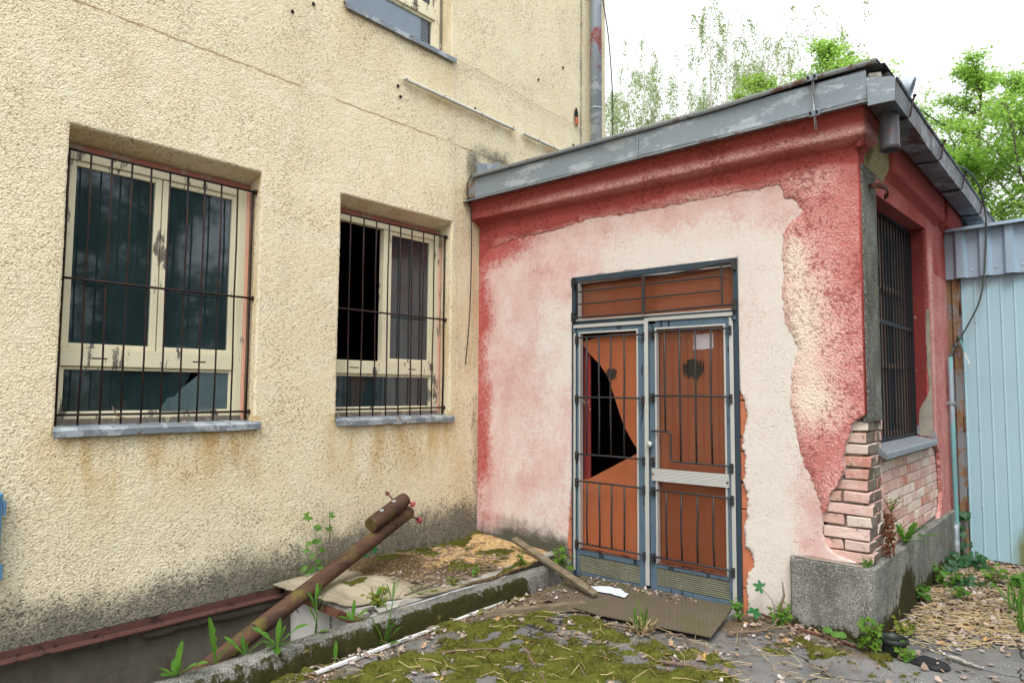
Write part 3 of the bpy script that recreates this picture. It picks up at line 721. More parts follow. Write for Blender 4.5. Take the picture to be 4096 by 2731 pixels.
def window(y0, y1, z0, kind):
    """one opening: outer frame, two casements over a low hopper light, sill, bars"""
    Z = lambda v: z0 + (v - 1.273)
    n = y1 - y0; ym = y0 + n * .49
    fr = MB()
    xo, xi = -.135, -.20
    fr.box(xi, xo, y0 + .005, y0 + .052, Z(1.30), Z(2.968)); fr.box(xi, xo, y1 - .098, y1 - .036, Z(1.30), Z(2.968))
    fr.box(xi, xo - .002, y0 + .052, y1 - .098, Z(2.912), Z(2.968)); fr.box(xi, xo + .004, y0 + .052, y1 - .098, Z(1.645), Z(1.755))
    fr.box(xi, xo - .002, y0 + .052, y1 - .098, Z(1.322), Z(1.350))
    w = fr.build('window', 'frame', house, bevel=.004)
    j = MB(); j.box(xi, -.128, y1 - .036, y1 - .012, Z(1.283), Z(2.972)); j.build('jamb_strip', 'frame_weathered' if kind == 'up' else 'frame_pink', w, bevel=.004)
    j = MB(); j.box(xi - .01, -.150, y0 + .004, y1 - .004, Z(2.972), Z(3.012)); j.build('head_rail', 'frame_red', w, bevel=.004)
    # casements
    def sash(a, b, c, d, t=.045, name='sash', m='frame'):
        s = MB(); x0, x1 = -.185, -.148
        s.box(x0, x1, a, a + t, c, d); s.box(x0, x1, b - t, b, c, d); s.box(x0 + .002, x1 - .002, a + t, b - t, d - t * .8, d); s.box(x0 + .002, x1 - .002, a + t, b - t, c, c + t * .7)
        return s.build(name, m, w, bevel=.003)
    A, B = y0 + .054, y1 - .100
    mt = 'frame'
    if kind != 'open': sash(A, ym - .004, Z(1.757), Z(2.910), .04, m=mt)
    else:
        s = MB(); s.box(-.20, -.14, ym - .05, ym - .004, Z(1.757), Z(2.910)); s.build('sash', 'frame', w, bevel=.003)
    sash(ym + .004, B, Z(1.757), Z(2.910), .04, m=mt)
    sash(A, B, Z(1.352), Z(1.643), .024, m=mt)
    # two small ventilation slots in the rail with flaked patches
    s = MB()
    for yy in (A + n * .17, B - n * .20): s.box(-.1335, -.1305, yy - .045, yy + .045, Z(1.69), Z(1.699))
    s.each('vent_slot', 'bar', w)
    p = MB(); x = -.168
    def pane(a, b, c, d): p.add([(x, a, c), (x, b, c), (x, b, d), (x, a, d)], [(0, 1, 2, 3)])
    if kind != 'open': pane(A + .03, ym - .03, Z(1.77), Z(2.875))
    pane(ym + .03, B - .03, Z(1.77), Z(2.875))
    if kind != 'broken': pane(A + .02, B - .02, Z(1.36), Z(1.63))
    p.build('pane', 'clearglass' if kind == 'up' else 'glass', w)
    if kind == 'broken':
        s = MB(); s.add([(x, A + .02, Z(1.36)), (x, A + .72, Z(1.36)), (x, A + .70, Z(1.40)), (x, A + .80, Z(1.63)), (x, A + .02, Z(1.63))], [(0, 1, 2, 3, 4)]); s.build('pane', 'glass', w)
        s = MB()
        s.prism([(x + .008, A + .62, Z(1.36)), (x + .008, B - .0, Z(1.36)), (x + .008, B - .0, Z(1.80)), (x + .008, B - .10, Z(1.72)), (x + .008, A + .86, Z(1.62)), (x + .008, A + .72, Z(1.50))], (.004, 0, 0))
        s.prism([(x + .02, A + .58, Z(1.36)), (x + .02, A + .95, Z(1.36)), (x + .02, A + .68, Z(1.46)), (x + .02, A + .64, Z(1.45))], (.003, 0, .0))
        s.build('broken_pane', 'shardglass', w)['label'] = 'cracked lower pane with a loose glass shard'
    # sheet sill with folded nose, slightly dented
    s = MB(); rows = []
    for i, yy in enumerate(np.linspace(y0 - .012, y1 + .035, 24)):
        e = (vnoise(yy * 9, z0, 4) - .5) * .010
        rows.append([(-.20, yy, Z(1.300)), (-.10, yy, Z(1.290)), (.012, yy, Z(1.281)), (.030, yy, Z(1.270) + e), (.035, yy, Z(1.264) + e), (.034, yy, Z(1.226) + e), (.026, yy, Z(1.222) + e)])
    s.sweep(rows)
    o = s.build('sill', 'zincsill', w)
    m_ = o.modifiers.new('thick', 'SOLIDIFY'); m_.thickness = .003
    s = MB(); s.box(-.20, -.118, y0 + .01, y1 - .04, Z(1.275), Z(1.324)); s.build('bottom_rail', 'frame_weathered', w, bevel=.003)
    if kind == 'up':
        s = MB()
        for k in range(52):
            zz = Z(1.352) + k * .0225
            s.add([(-.186, A + .03, zz + .0245), (-.182, A + .03, zz), (-.182, B - .135, zz), (-.186, B - .135, zz + .0245)], [(0, 1, 2, 3)])
        for yy in (A + .2, A + .75): s.tube([(-.176, yy, Z(1.34)), (-.176, yy, Z(2.9))], .0015, 5)
        s.build('blind', 'blind', w)
        s = MB()
        for k in range(14): s.box(-.205, -.20, B - .135, B - .03, Z(1.352) + k * .0225, Z(1.352) + k * .0225 + .006)
        s.build('blind_slat_edge', 'blind', w)
    if kind == 'open':
        s = MB(); rows = []
        for t in np.linspace(0, 1, 40):
            yy = ym + .03 + t * (B - ym - .09); rows.append([(-.27 + .012 * math.sin(t * 40), yy, Z(1.72)), (-.27 + .008 * math.sin(t * 40 + 1), yy, Z(2.95))])
        s.sweep(rows); s.build('curtain', 'curtain', w, True)
        s = MB(); rows = []
        for t in np.linspace(0, 1, 60):
            yy = A + .02 + t * (B - A - .08); rows.append([(-.26 + .01 * math.sin(t * 55), yy, Z(1.30)), (-.26 + .008 * math.sin(t * 55 + 1), yy, Z(1.66))])
        s.sweep(rows); s.build('curtain', 'curtain', w, True)
    if kind != 'up':
        g = MB(); xb = -.075
        nb = 11 if kind == 'broken' else 10
        for k in range(nb):
            t = k / (nb - 1); yy = y0 + .028 + t * (n - .05)
            r = .0062 if k not in (0, nb - 1) else .0085
            wob = [(random.uniform(-.003, .003), random.uniform(-.004, .004)) for _ in range(5)]
            g.tube([(xb + wob[i][0], yy + wob[i][1], Z(1.29) + (2.955 - 1.29) * i / 4) for i in range(5)], r, 7)
        for zz in (2.948, 2.167, 1.352): g.tube([(xb + .004, y0 - .0, Z(zz)), (xb + .011, (y0 + y1) / 2, Z(zz) - .003), (xb + .004, y1 + .0, Z(zz))], .0078, 7)
        for zz in (2.948, 2.167, 1.352): g.box(xb - .015, xb + .02, y1 - .022, y1 + .004, Z(zz) - .014, Z(zz) + .014)
        g.build('grille', 'bar', w, True)
    return w
window(*WINS[0][:3], 'broken'); window(*WINS[1][:3], 'open'); window(*WINS[2][:3], 'up')

# rain pipe at the far end of the wall
b = MB(); b.tube([(.10, 1.885, 3.4), (.10, 1.885, 6.9), (.10, 1.885, 8.9)], .070, 20)
dp = b.build('downpipe', 'pipe', house, True)
b = MB()
for zz in (4.86, 6.32):
    b.lathe((.10, 1.885, zz), [(.070, -.012), (.077, -.008), (.077, .008), (.070, .012)], 20)
b.each('pipe_seam', 'pipe', dp, True)
b = MB(); b.box(.0, .10, 2.0, 2.10, 4.50, 4.525); b.tube([(.06, 2.1, 4.51), (.06, 2.20, 4.51)], .008, 6); b.build('pipe_clip', 'pipe', dp)
b = MB()
b.add([(.022, -.069, 3.52), (.022, .33, 3.58), (.022, .31, 3.755), (.022, .22, 3.80), (.022, .10, 3.75), (.022, -.069, 3.727), (.034, -.069, 3.52), (.034, .33, 3.58), (.034, .31, 3.755), (.034, .22, 3.80), (.034, .10, 3.75), (.034, -.069, 3.727)],
      [(6, 7, 8, 9, 10, 11), (0, 6, 11, 5), (5, 11, 10, 4), (4, 10, 9, 3), (3, 9, 8, 2), (0, 1, 7, 6), (1, 2, 8, 7)])
b.box(.034, .038, .10, .115, 3.57, 3.75)
b.build('roof_flashing', 'zinc', house)
# knocked-out hole with the brick showing
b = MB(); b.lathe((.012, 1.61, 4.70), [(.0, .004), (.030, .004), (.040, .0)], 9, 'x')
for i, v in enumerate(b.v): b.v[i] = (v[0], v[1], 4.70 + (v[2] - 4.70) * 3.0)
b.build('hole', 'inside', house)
b = MB(); b.box(.008, .024, 1.585, 1.638, 4.61, 4.70); b.build('exposed_brick', 'orangebrick', house, bevel=.006)
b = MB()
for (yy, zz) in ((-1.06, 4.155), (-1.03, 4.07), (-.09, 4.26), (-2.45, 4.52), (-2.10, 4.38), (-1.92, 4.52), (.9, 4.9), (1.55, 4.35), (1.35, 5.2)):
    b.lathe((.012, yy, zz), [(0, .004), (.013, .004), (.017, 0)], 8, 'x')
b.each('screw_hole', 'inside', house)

# trunking strips, wires, cables on the wall: things of their own
def strip(label, y0, z0, y1, z1):
    o = thing('cable_trunking', label, 'cable trunking', (.02, y0, z0), 'grey cable trunking strips on the cream wall')
    m_ = MB(); m_.bar((.032, y0, z0), (.032, y1, z1), .03, .026, (0, 0, 1)); m_.build('channel', 'trunking', o, bevel=.003)
    c = MB(); c.bar((.046, y0 + .006, z0), (.046, y1 - .006, z1), .008, .018, (0, 0, 1)); c.build('cover', 'trunking', o, bevel=.002)
    s = MB()
    for t in (.02, .32, .66, .97): s.lathe((.05, y0 + (y1 - y0) * t, z0 + (z1 - z0) * t), [(.006, 0), (.006, .004), (0, .005)], 8, 'x')
    s.each('screw', 'bar', o)
strip('long grey cable trunking strip under the upper window', -1.022, 4.234, .481, 4.215)
strip('short grey trunking strip running down behind the annex roof edge', .614, 4.214, 1.40, 4.203)
def cable(name, label, pts, r, mat, cat='cable', parts=True):
    m_ = MB()
    P = [Vector(p) for p in pts]; out = []
    for i in range(len(P) - 1):
        a, b_, c, d = P[max(i - 1, 0)], P[i], P[i + 1], P[min(i + 2, len(P) - 1)]
        for k in range(6):
            t = k / 6; out.append(.5 * ((2 * b_) + (c - a) * t + (2 * a - 5 * b_ + 4 * c - d) * t * t + (-a + 3 * b_ - 3 * c + d) * t ** 3))
    out.append(P[-1]); m_.tube(out, r, 6)
    return tag(m_.build(name, mat, None, True), label, cat)
cable('wire', 'pale wire sagging across the wall from the upper sill to the downpipe', [(.024, -.37, 4.655), (.022, .0, 4.65), (.022, .5, 4.63), (.022, 1.0, 4.60), (.024, 1.45, 4.595), (.03, 1.79, 4.585)], .0035, 'wire', 'wire')
cable('wire', 'thin white wire hanging straight down beside the middle window', [(.024, -.38, 4.65), (.026, -.385, 4.2), (.024, -.372, 3.7), (.024, -.36, 3.2), (.026, -.345, 2.7), (.024, -.30, 2.1), (.022, -.275, 1.72)], .0032, 'wire', 'wire')
cable('cable', 'thin black cable hanging loose in the corner from the roof edge', [(.12, -.232, 3.55), (.07, -.235, 3.48), (.05, -.215, 3.36), (.045, -.17, 3.25), (.04, -.15, 2.95), (.04, -.155, 2.5), (.05, -.185, 2.1), (.06, -.235, 1.75)], .0055, 'cable')
cable('cable', 'grey green cable running down beside the tall downpipe', [(.20, 1.83, 6.5), (.2, 1.88, 6.2), (.20, 2.0, 5.8), (.19, 2.10, 5.2), (.16, 2.16, 4.6), (.14, 2.19, 4.3), (.2, 2.2, 3.7)], .008, 'greenrope')

# blue cabinet at the picture's left edge
bx = thing('wall_cabinet', 'blue enamelled cabinet mounted low on the cream wall', 'cabinet', (.05, -4.0, .45))
b = MB(); b.box(.005, .06, -4.25, -3.772, .445, .945); b.build('body', 'box', bx, bevel=.008)
b = MB(); b.box(.0605, .072, -4.24, -3.788, .455, .935); b.build('door', 'box', bx, bevel=.006)
for zz in (.86, .52):
    b = MB(); b.tube([(.05, -3.762, zz - .04), (.05, -3.762, zz + .04)], .008, 8); b.box(.035, .058, -3.772, -3.762, zz + .0, zz + .035); b.build('hinge', 'box', bx)

# steel angle along the foot of the wall
sb = thing('steel_beam', 'rusty maroon angle iron along the foot of the cream wall', 'steel beam', (.03, -3.5, .03))
b = MB()
prof = [(.024, .088), (.033, .088), (.036, .046), (.042, .042), (.076, .040), (.080, .036), (.078, .026), (.024, .026)]
b.sweep([[(px_, yy, pz_ + .003 * (vnoise(yy * 3, 0, 2) - .5)) for (px_, pz_) in prof + prof[:1]] for yy in np.linspace(-8, -2.07, 90)])
b.build('angle_iron', 'beam', sb)

# ================================================================== TRENCH, KERB, GROUND
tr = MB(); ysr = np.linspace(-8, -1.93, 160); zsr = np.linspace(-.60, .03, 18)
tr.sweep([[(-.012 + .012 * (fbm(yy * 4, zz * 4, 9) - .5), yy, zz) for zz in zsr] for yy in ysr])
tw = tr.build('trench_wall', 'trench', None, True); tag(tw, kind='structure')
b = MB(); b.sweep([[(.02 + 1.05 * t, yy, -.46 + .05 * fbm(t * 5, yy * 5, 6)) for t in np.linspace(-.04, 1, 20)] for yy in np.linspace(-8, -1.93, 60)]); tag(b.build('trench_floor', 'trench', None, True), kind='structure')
# strip of leftover render under the beam, broken off along its lower edge
b = MB(); rows = []
for yy in np.linspace(-3.02, -2.0, 60):
    e = (fbm(yy * 9, 2, 5) - .5) * .025; k = sstep(-3.02, -2.98, yy) * sstep(-2.0, -2.08, yy)
    rows.append([(.0, yy, .024), (.034, yy, .022), (.044, yy, .004), (.042, yy, .004 - .035 * k + e * k), (.02, yy, -.004 - .04 * k + e * k), (-.01, yy, -.004 - .04 * k + e * k)])
b.sweep(rows)
rows = []
for yy in np.linspace(-3.45, -3.06, 24):
    k = math.sin(math.pi * (yy + 3.45) / .39) ** .5 if -3.45 < yy < -3.06 else 0
    rows.append([(.0, yy, .024), (.03, yy, .02), (.03, yy, .02 - .03 * k), (-.01, yy, .012 - .036 * k)])
b.sweep(rows)
tag(b.build('render_remnant', 'trench', None, True), 'ragged strip of grey render clinging under the rusty beam', 'render strip')
# white-washed cross wall carrying the plywood
cw = thing('cross_wall', 'peeling whitewashed cross wall in the pit below the plywood', 'wall', (.5, -1.93, -.4))
b = MB(); b.sweep([[(xx, -1.955 + .02 * (fbm(xx * 5, zz * 5, 31) - .5), zz) for zz in np.linspace(-.5, .045, 14)] for xx in np.linspace(-.01, 1.06, 30)]); b.box(0, 1.05, -1.93, -1.80, -.5, .04); b.build('masonry', 'peel', cw, True)
b = MB(); b.bar((.02, -2.0, .062), (1.03, -2.06, .062), .07, .012); b.bar((.02, -2.035, .048), (1.03, -2.095, .048), .010, .045); b.build('bearing_angle', 'rust', cw)

# kerb
def kerb():
    k = thing('kerb_wall', 'low mossy concrete kerb along the pit', 'kerb', (1.12, -2, 0))
    b = MB(); rows = []; at = []
    for yy in np.linspace(-7, -.01, 420):
        bend = (0.0 if yy < -.66 else -.05 * min(1, (yy + .66) / .5))
        d = .010 * (fbm(yy * 2.2, 0, 4, 4) - .5)
        e = lambda s, q: .007 * (vnoise(yy * 26, s, q) - .5)
        r = [(1.055, yy, -.5), (1.052 + d, yy, -.1), (1.054 + d, yy, .082 + e(0, 1)), (1.064 + d, yy, .098 + e(1, 2)), (1.10 + d, yy, .101 + e(2, 3)), (1.150 + d + bend, yy, .098 + e(3, 4)), (1.170 + d + bend + e(4, 5), yy, .084 + e(4, 9)), (1.177 + d + bend + e(5, 6), yy, .062), (1.185 + d + bend + e(6, 7), yy, .02), (1.192 + d + bend + e(7, 8), yy, -.03), (1.196 + d + bend, yy, -.12)]
        rows.append(r)
        mz = sstep(-.60, -.72, yy)
        for (px_, _, pz_) in r:
            out = px_ > 1.16 + bend
            at.append((.56 + .30 * sstep(.075, .0, pz_)) * mz * (1 if out else .42) * (.9 + .35 * sstep(-3.0, -1.6, yy)) if (out or pz_ > .09) else .0)
    b.sweep([r[::-1] for r in rows]); a2 = []
    for i in range(len(rows)): a2 += at[i * 11:(i + 1) * 11][::-1]
    link('body', b.v, b.f, 'kerb', k, True, attrs=dict(moss=a2))
kerb()

def moss_field(x, y):
    m_ = fbm(x * 2.6, y * 2.6, 77, 4) * .50 + fbm(x * 9, y * 9, 78, 4) * .50
    ctr = sstep(1.22, 1.5, x) * sstep(3.75, 2.9, x) * sstep(-.72, -.95, y) * sstep(-3.6, -2.6, y)
    dpl = sstep(.0, .22, -y - .80 + .0 * x) # keep clear of the plate's front edge
    return m_ + .085 * ctr - .10 * (1 - ctr) - .08 * sstep(2.3, 2.6, x) * sstep(-1.25, -.9, y)
def gheight(x, y):
    return -.05 + .014 * (fbm(x * 1.5, y * 1.5, 21, 4) - .5) + .03 * sstep(1.4, 1.19, x) * fbm(x * 4, y * 4, 2) * .5 + .05 * sstep(3.6, 4.4, x) * sstep(.2, 1.6, y) * fbm(x * 2, y * 2, 3) + .02 * sstep(.4, .05, abs(y + .1)) * sstep(2.6, 2.75, x) * sstep(3.4, 3.1, x)
def ground():
    xs = np.arange(1.17, 7.0, .035); ys = np.arange(-5.2, 3.3, .035)
    X, Y = np.meshgrid(xs, ys); Zg = gheight(X, Y)
    soil = .95 * sstep(.15, .75, Y - .55 * sstep(3.5, 4.4, X) + .35 * (X < 3.4)) * (X > 3.35) + .55 * sstep(1.55, 1.22, X) + .5 * sstep(-.55, -.25, Y) * (X > 2.6) * (X < 3.45) + .35 * sstep(-.95, -.65, Y) * (X < 2.8) + .9 * np.clip(moss_field(X, Y) - .36, 0, .4)
    ny, nx = X.shape; ii = np.arange(nx * ny).reshape(ny, nx)
    F = np.stack([ii[:-1, :-1], ii[:-1, 1:], ii[1:, 1:], ii[1:, :-1]], -1).reshape(-1, 4)
    V = np.stack([X, Y, Zg], -1).reshape(-1, 3).tolist(); F = [tuple(f) for f in F.tolist()]
    x1, y0, y1 = float(xs[-1]), float(ys[0]), float(ys[-1]); S = list(np.clip(soil.ravel(), 0, 1))
    def quad(a, b, c, d, s):
        o = len(V); V.extend([(a, c, -.05), (b, c, -.05), (b, d, -.05), (a, d, -.05)]); F.append((o, o + 1, o + 2, o + 3)); S.extend([s] * 4)
    quad(1.17, 300, -300, y0, .6); quad(x1, 300, y0, y1, .7); quad(-300, 300, y1, 300, .8); quad(-300, 1.17, -300, -8, .6)
    return tag(link('ground', V, F, 'ground', None, True, attrs=dict(soil=S)), kind='structure')
ground()

# ================================================================== RED ANNEX
annex = thing('red_annex', 'low red and white annex with peeling plaster, flat roof and double door', 'outbuilding', (1.7, 1.5, 0))
XW = 3.43
brick_edge = [(XW, 1.377), (3.405, 1.365), (3.345, 1.318), (3.33, 1.243), (3.304, 1.18), (3.285, 1.083), (3.288, 1.014), (3.248, .914), (3.209, .867), (3.173, .749), (3.146, .666), (3.143, .578), (3.18, .496), (3.245, .454), (3.36, .43)]
DL, DR, DT = 1.118, 2.597, 2.492
def wall_attrs(x, z):
    n = fbm(x * 2.3, z * 2.3, 41, 4) - .5
    top = (.55 + .45 * sstep(.9, .3, x)) * sstep(2.45, 3.0, z + .35 * n + .14 * sstep(1.0, .0, x))
    left = .95 * sstep(.42, .0, x + .30 * n) * sstep(-.2, .8, z)
    paint = np.maximum(top, left)
    paint = np.maximum(paint, .30 + .9 * n - .42 * sstep(1.9, 2.7, x) + .12 * sstep(1.2, .4, x))
    paint = np.maximum(paint, .50 * sstep(2.85, 3.08, x) * sstep(1.5, .7, z) * sstep(.30, .5, z) + .3 * n)
    paint = np.maximum(paint, .40 * sstep(1.1, .5, x) * sstep(.3, .8, z) + .5 * n)
    grime = .95 * sstep(.52, .06, z + .3 * n) * sstep(1.3, .95, x) + .5 * sstep(.3, -.05, z + .3 * n) + .22 * sstep(1.4, .3, z) * sstep(1.2, .2, x)
    return np.clip(paint, 0, 1), grime
def front_base():
    bot = -.12
    right_jag = rough_line([(2.605, bot), (2.64, .02), (2.625, .16), (2.635, .24), (2.685, .29), (2.675, .38), (2.625, .42), (2.615, .55), (2.64, .62), (2.645, .80), (2.612, .86), (2.63, .95), (2.635, 1.05), (2.608, 1.12), (2.625, 1.22), (2.652, 1.34), (2.635, 1.44), (2.612, 1.5), (2.599, 1.53)], .008, .012, 3)
    left_jag = rough_line([(DL, 1.2), (DL - .006, .75), (1.075, .42), (1.062, .2), (1.09, .12), (1.085, bot)], .005, .02, 5)
    be = rough_line(brick_edge, .006, .014, 9)
    outer = [(0, bot)] + left_jag[::-1] + [(DL, DT)] + [(DR, DT)] + right_jag[::-1] + [(2.95, bot), (2.95, .42)]
    # underside of the plaster above the plinth, then the broken corner
    outer += [(3.1, .42), (3.36, .43)] + be[::-1][1:] + [(XW, 3.36), (0, 3.36)]
    V, F = poly_mesh(outer, [], .026)
    x, z = V[:, 0], V[:, 1]
    y = .007 * (fbm(x * 1.5, z * 1.5, 13, 3) - .5)
    P = np.stack([x, y, z], 1).tolist()
    FL = [tuple(f) for f in F.tolist()]
    m_ = {}
    for (a, b_) in boundary_edges(F):
        for q in (a, b_):
            if q not in m_: m_[q] = len(P); P.append([P[q][0], .032, P[q][2]])
        FL.append((b_, a, m_[a], m_[b_]))
    A = np.array(P); pa, gr = wall_attrs(A[:, 0], A[:, 2]); pa = np.where(A[:, 0] > XW - .006, 1.3, pa)
    return link('wall', P, FL, 'base', annex, True, attrs=dict(paint=pa, grime=gr))
front_base()
def front_coat():
    crack = rough_line([(0.0, 2.72), (.10, 2.86), (.30, 2.90), (.438, 2.919), (.662, 2.933), (1.0, 2.945), (1.302, 2.978), (1.65, 2.963), (2.2, 2.966), (2.79, 2.970), (2.892, 2.977)], .010, .025, 1)
    side = rough_line([(2.892, 2.977), (2.927, 2.94), (2.936, 2.882), (3.009, 2.848), (3.07, 2.762), (3.035, 2.723), (2.976, 2.686), (2.925, 2.613), (2.923, 2.501), (2.93, 2.349), (2.917, 2.199), (2.928, 1.998), (2.979, 1.906), (3.016, 1.815), (2.98, 1.698), (2.964, 1.64), (2.955, 1.45), (2.985, 1.25), (3.03, 1.05), (3.09, .92), (3.135, .80), (3.146, .70)], .009, .02, 2)
    be = rough_line(brick_edge, .006, .014, 9)
    k = [i for i, p in enumerate(be) if p[1] < .70][0]
    outer = crack + side[1:] + be[:k][::-1] + [(XW, 3.2), (0, 3.2)]
    V, F = poly_mesh(outer, [], .0125)
    x, z = V[:, 0], V[:, 1]
    edge = np.min(np.stack([np.hypot(x - p[0], z - p[1]) for p in crack + side], 0), 0)
    th = .017 * sstep(-.004, .05, edge) + .003
    th = np.where(x < .45, th * sstep(.0, .45, x) + .002, th)
    P = np.stack([x, -th + .006 * (fbm(x * 2, z * 2, 17, 3) - .5), z], 1).tolist(); FL = [tuple(f) for f in F.tolist()]; m_ = {}
    for (a, b_) in boundary_edges(F):
        for q in (a, b_):
            if q not in m_: m_[q] = len(P); P.append([P[q][0], .010, P[q][2]])
        FL.append((b_, a, m_[a], m_[b_]))
    A = np.array(P); x, z = A[:, 0], A[:, 2]
    n = fbm(x * 2.6, z * 2.6, 51, 4) - .5
    pa = 1.05 * sstep(2.88, 3.06, z + .2 * n + .05 * (x < 1.2)) + .0
    mid = .50 + .75 * n + .20 * sstep(3.22, 3.40, x)
    cream = np.exp(-((x - 3.05) / .14) ** 2 - ((z - 1.95) / .42) ** 2) + .8 * np.exp(-((x - 3.12) / .16) ** 2 - ((z - 1.45) / .17) ** 2) + .7 * np.exp(-((x - 3.0) / .1) ** 2 - ((z - 2.45) / .2) ** 2)
    cream = np.clip(cream, 0, 1)
    mid = mid + .06 - .55 * cream + .25 * np.exp(-((x - 3.2) / .2) ** 2 - ((z - 1.1) / .16) ** 2) - .25 * sstep(1.0, .75, z)
    pa = np.maximum(pa, np.where(x > 2.6, mid, .40 + .6 * sstep(.5, .1, x)))
    pa = np.where(x > XW - .006, 1.2, pa)
    return link('plaster_coat', P, FL, 'coat', annex, True, attrs=dict(paint=np.clip(pa, 0, 1.2), grime=0 * x, cream=cream))
front_coat()

# front cornice with its cove, swept along x and returned round the corner
def cornice():
    prof = [(-.0, 3.085), (-.012, 3.10), (-.035, 3.122), (-.07, 3.14), (-.105, 3.146), (-.118, 3.152), (-.124, 3.165), (-.126, 3.20), (-.128, 3.24), (-.13, 3.262), (-.15, 3.29), (-.152, 3.33)]
    pr = []
    for a, b_ in zip(prof[:-1], prof[1:]):
        n = max(1, int(math.dist(a, b_) / .012))
        pr += [(a[0] + (b_[0] - a[0]) * t / n, a[1] + (b_[1] - a[1]) * t / n) for t in range(n)]
    pr.append(prof[-1])
    rows, ga = [], []
    for xx in np.arange(0, 3.4301, .0125):
        s_ = .006 * (fbm(xx * 1.2, 0, 7) - .5); zz = .02 * xx / 3.43
        rows.append([(xx, p[0] + s_ * (p[0] < -.02), p[1] + zz + s_) for p in pr])
    for k, (cx, off) in enumerate(((3.455, 0), (3.495, .0))):
        rows.append([(cx + (-p[0] - .126) * .15, p[0], p[1] + .02) for p in pr])
    for yy in (-.09, -.04, .02, .09, .16): rows.append([(3.43 + (-p[0]) * .62, max(p[0], yy) if p[0] < yy else yy, p[1] + .02) for p in pr])
    b = MB(); b.sweep(rows)
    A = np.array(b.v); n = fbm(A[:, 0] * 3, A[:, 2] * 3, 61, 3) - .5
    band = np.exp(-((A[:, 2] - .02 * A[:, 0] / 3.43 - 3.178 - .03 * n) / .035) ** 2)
    pa = 1.0 - .62 * band * sstep(-.05, 1.2, A[:, 0] + n)  # paler along the lip, its brighter light put into the paint tone
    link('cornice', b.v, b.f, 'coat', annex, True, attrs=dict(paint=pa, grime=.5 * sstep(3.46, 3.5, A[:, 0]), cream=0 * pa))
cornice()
def side_cornice(y0, y1, name='cornice'):
    prof = [(3.425, 3.07), (3.44, 3.085), (3.465, 3.105), (3.49, 3.112), (3.503, 3.122), (3.506, 3.16), (3.506, 3.30), (3.506, 3.36)]
    pr = []
    for a, b_ in zip(prof[:-1], prof[1:]):
        n = max(1, int(math.dist(a, b_) / .016)); pr += [(a[0] + (b_[0] - a[0]) * t / n, a[1] + (b_[1] - a[1]) * t / n) for t in range(n)]
    pr.append(prof[-1])
    ys = np.arange(y0, y1, .016); rows = []
    rows.append([(3.425, y0, p[1]) for p in pr]); rows += [[(p[0] + .004 * (vnoise(yy * 6, p[1] * 9, 2) - .5), yy, p[1]) for p in pr] for yy in ys]; rows.append([(3.425, y1, p[1]) for p in pr])
    b = MB(); b.sweep(rows); A = np.array(b.v)
    link(name, b.v, b.f, 'coat', annex, True, attrs=dict(paint=1.0 - .0 * A[:, 0], grime=.45 * (sstep(y0 + .12, y0, A[:, 1]) + sstep(y1 - .1, y1, A[:, 1])), cream=.0 * A[:, 0]))
side_cornice(.60, 2.62); side_cornice(2.78, 3.6)
b = MB(); b.prism([(3.432, .17, 3.02), (3.48, .17, 3.12), (3.48, .17, 3.36), (3.432, .17, 3.36)], (0, .44, 0)); b.box(3.424, 3.436, .12, .40, 2.86, 3.36)
b.build('stained_render', 'yellowdamp', annex, bevel=.008)

# right-hand side wall: (y, z) sheet with the tall window and the bare brickwork
def side_wall():
    bl = rough_line([(.36, 1.30), (.30, 1.36), (.20, 1.40), (.10, 1.46), (.035, 1.50)], .010, .015, 4)
    be = rough_line([(2.06, 1.10), (2.30, 1.06), (2.41, 1.0), (2.45, .8), (2.47, .61), (2.40, .48), (2.25, .41)], .012, .02, 8)
    outer = bl[::-1] + [(.36, 1.30), (.36, 2.90), (2.13, 2.97), (2.13, 1.12)] + be + [(3.3, .41), (3.3, 3.4), (.035, 3.4)]
    outer = [p for i, p in enumerate(outer) if i == 0 or math.dist(p, outer[i - 1]) > 1e-5]
    V, F = poly_mesh(outer, [], .016)
    P = [[XW, a, c] for a, c in V]; FL = [tuple(f) for f in F.tolist()]; m_ = {}
    for (a, b_) in boundary_edges(F):
        for q in (a, b_):
            if q not in m_: m_[q] = len(P); P.append([XW - .03, P[q][1], P[q][2]])
        FL.append((b_, a, m_[a], m_[b_]))
    A = np.array(P); y, z = A[:, 1], A[:, 2]; n = fbm(y * 4, z * 4, 71, 4) - .5
    pa = .92 + .3 * n - .62 * np.exp(-((y - 2.30) / .10) ** 2) * sstep(3.0, 2.7, z)
    pa = np.where((y > 2.38) & (z < 2.6), .62 + .5 * n, pa)
    gr = .3 * sstep(.7, .4, z) * (y > 2)
    return link('wall', P, FL, 'coat', annex, True, attrs=dict(paint=np.clip(pa, 0, 1), grime=gr, cream=np.zeros(len(P))))
side_wall()
# old bare render on the pier beside the window
b = MB(); rows = []
for zz in np.linspace(1.33, 3.02, 120):
    a0 = .012 + .03 * fbm(zz * 9, 1, 3); a1 = .36
    k = max(0, 1.47 - zz) * 1.6
    rows.append([(XW - .02, a0 - .012, zz)] + [(XW + .010 + .016 * (fbm(yy * 16, zz * 7, 5) - .35), yy, zz + (0 if i < 9 else 0)) for i, yy in enumerate(np.linspace(a0 + min(.12, k * .0), a1, 16))] + [(XW - .12, a1 + .002, zz)])
b.sweep(rows); b.build('weathered_pier', 'damp', annex, True)
b = MB(); b.sweep([[(XW - .002 - d, 2.131, zz) for d in np.linspace(0, .26, 8)] for zz in np.linspace(1.12, 2.97, 24)]); b.sweep([[(XW - .002 - d, yy, 2.895 + .0395 * (yy - .36)) for d in np.linspace(0, .26, 6)][::-1] for yy in np.linspace(.36, 2.13, 20)])
b.build('window_reveal', 'maroon', annex, True)
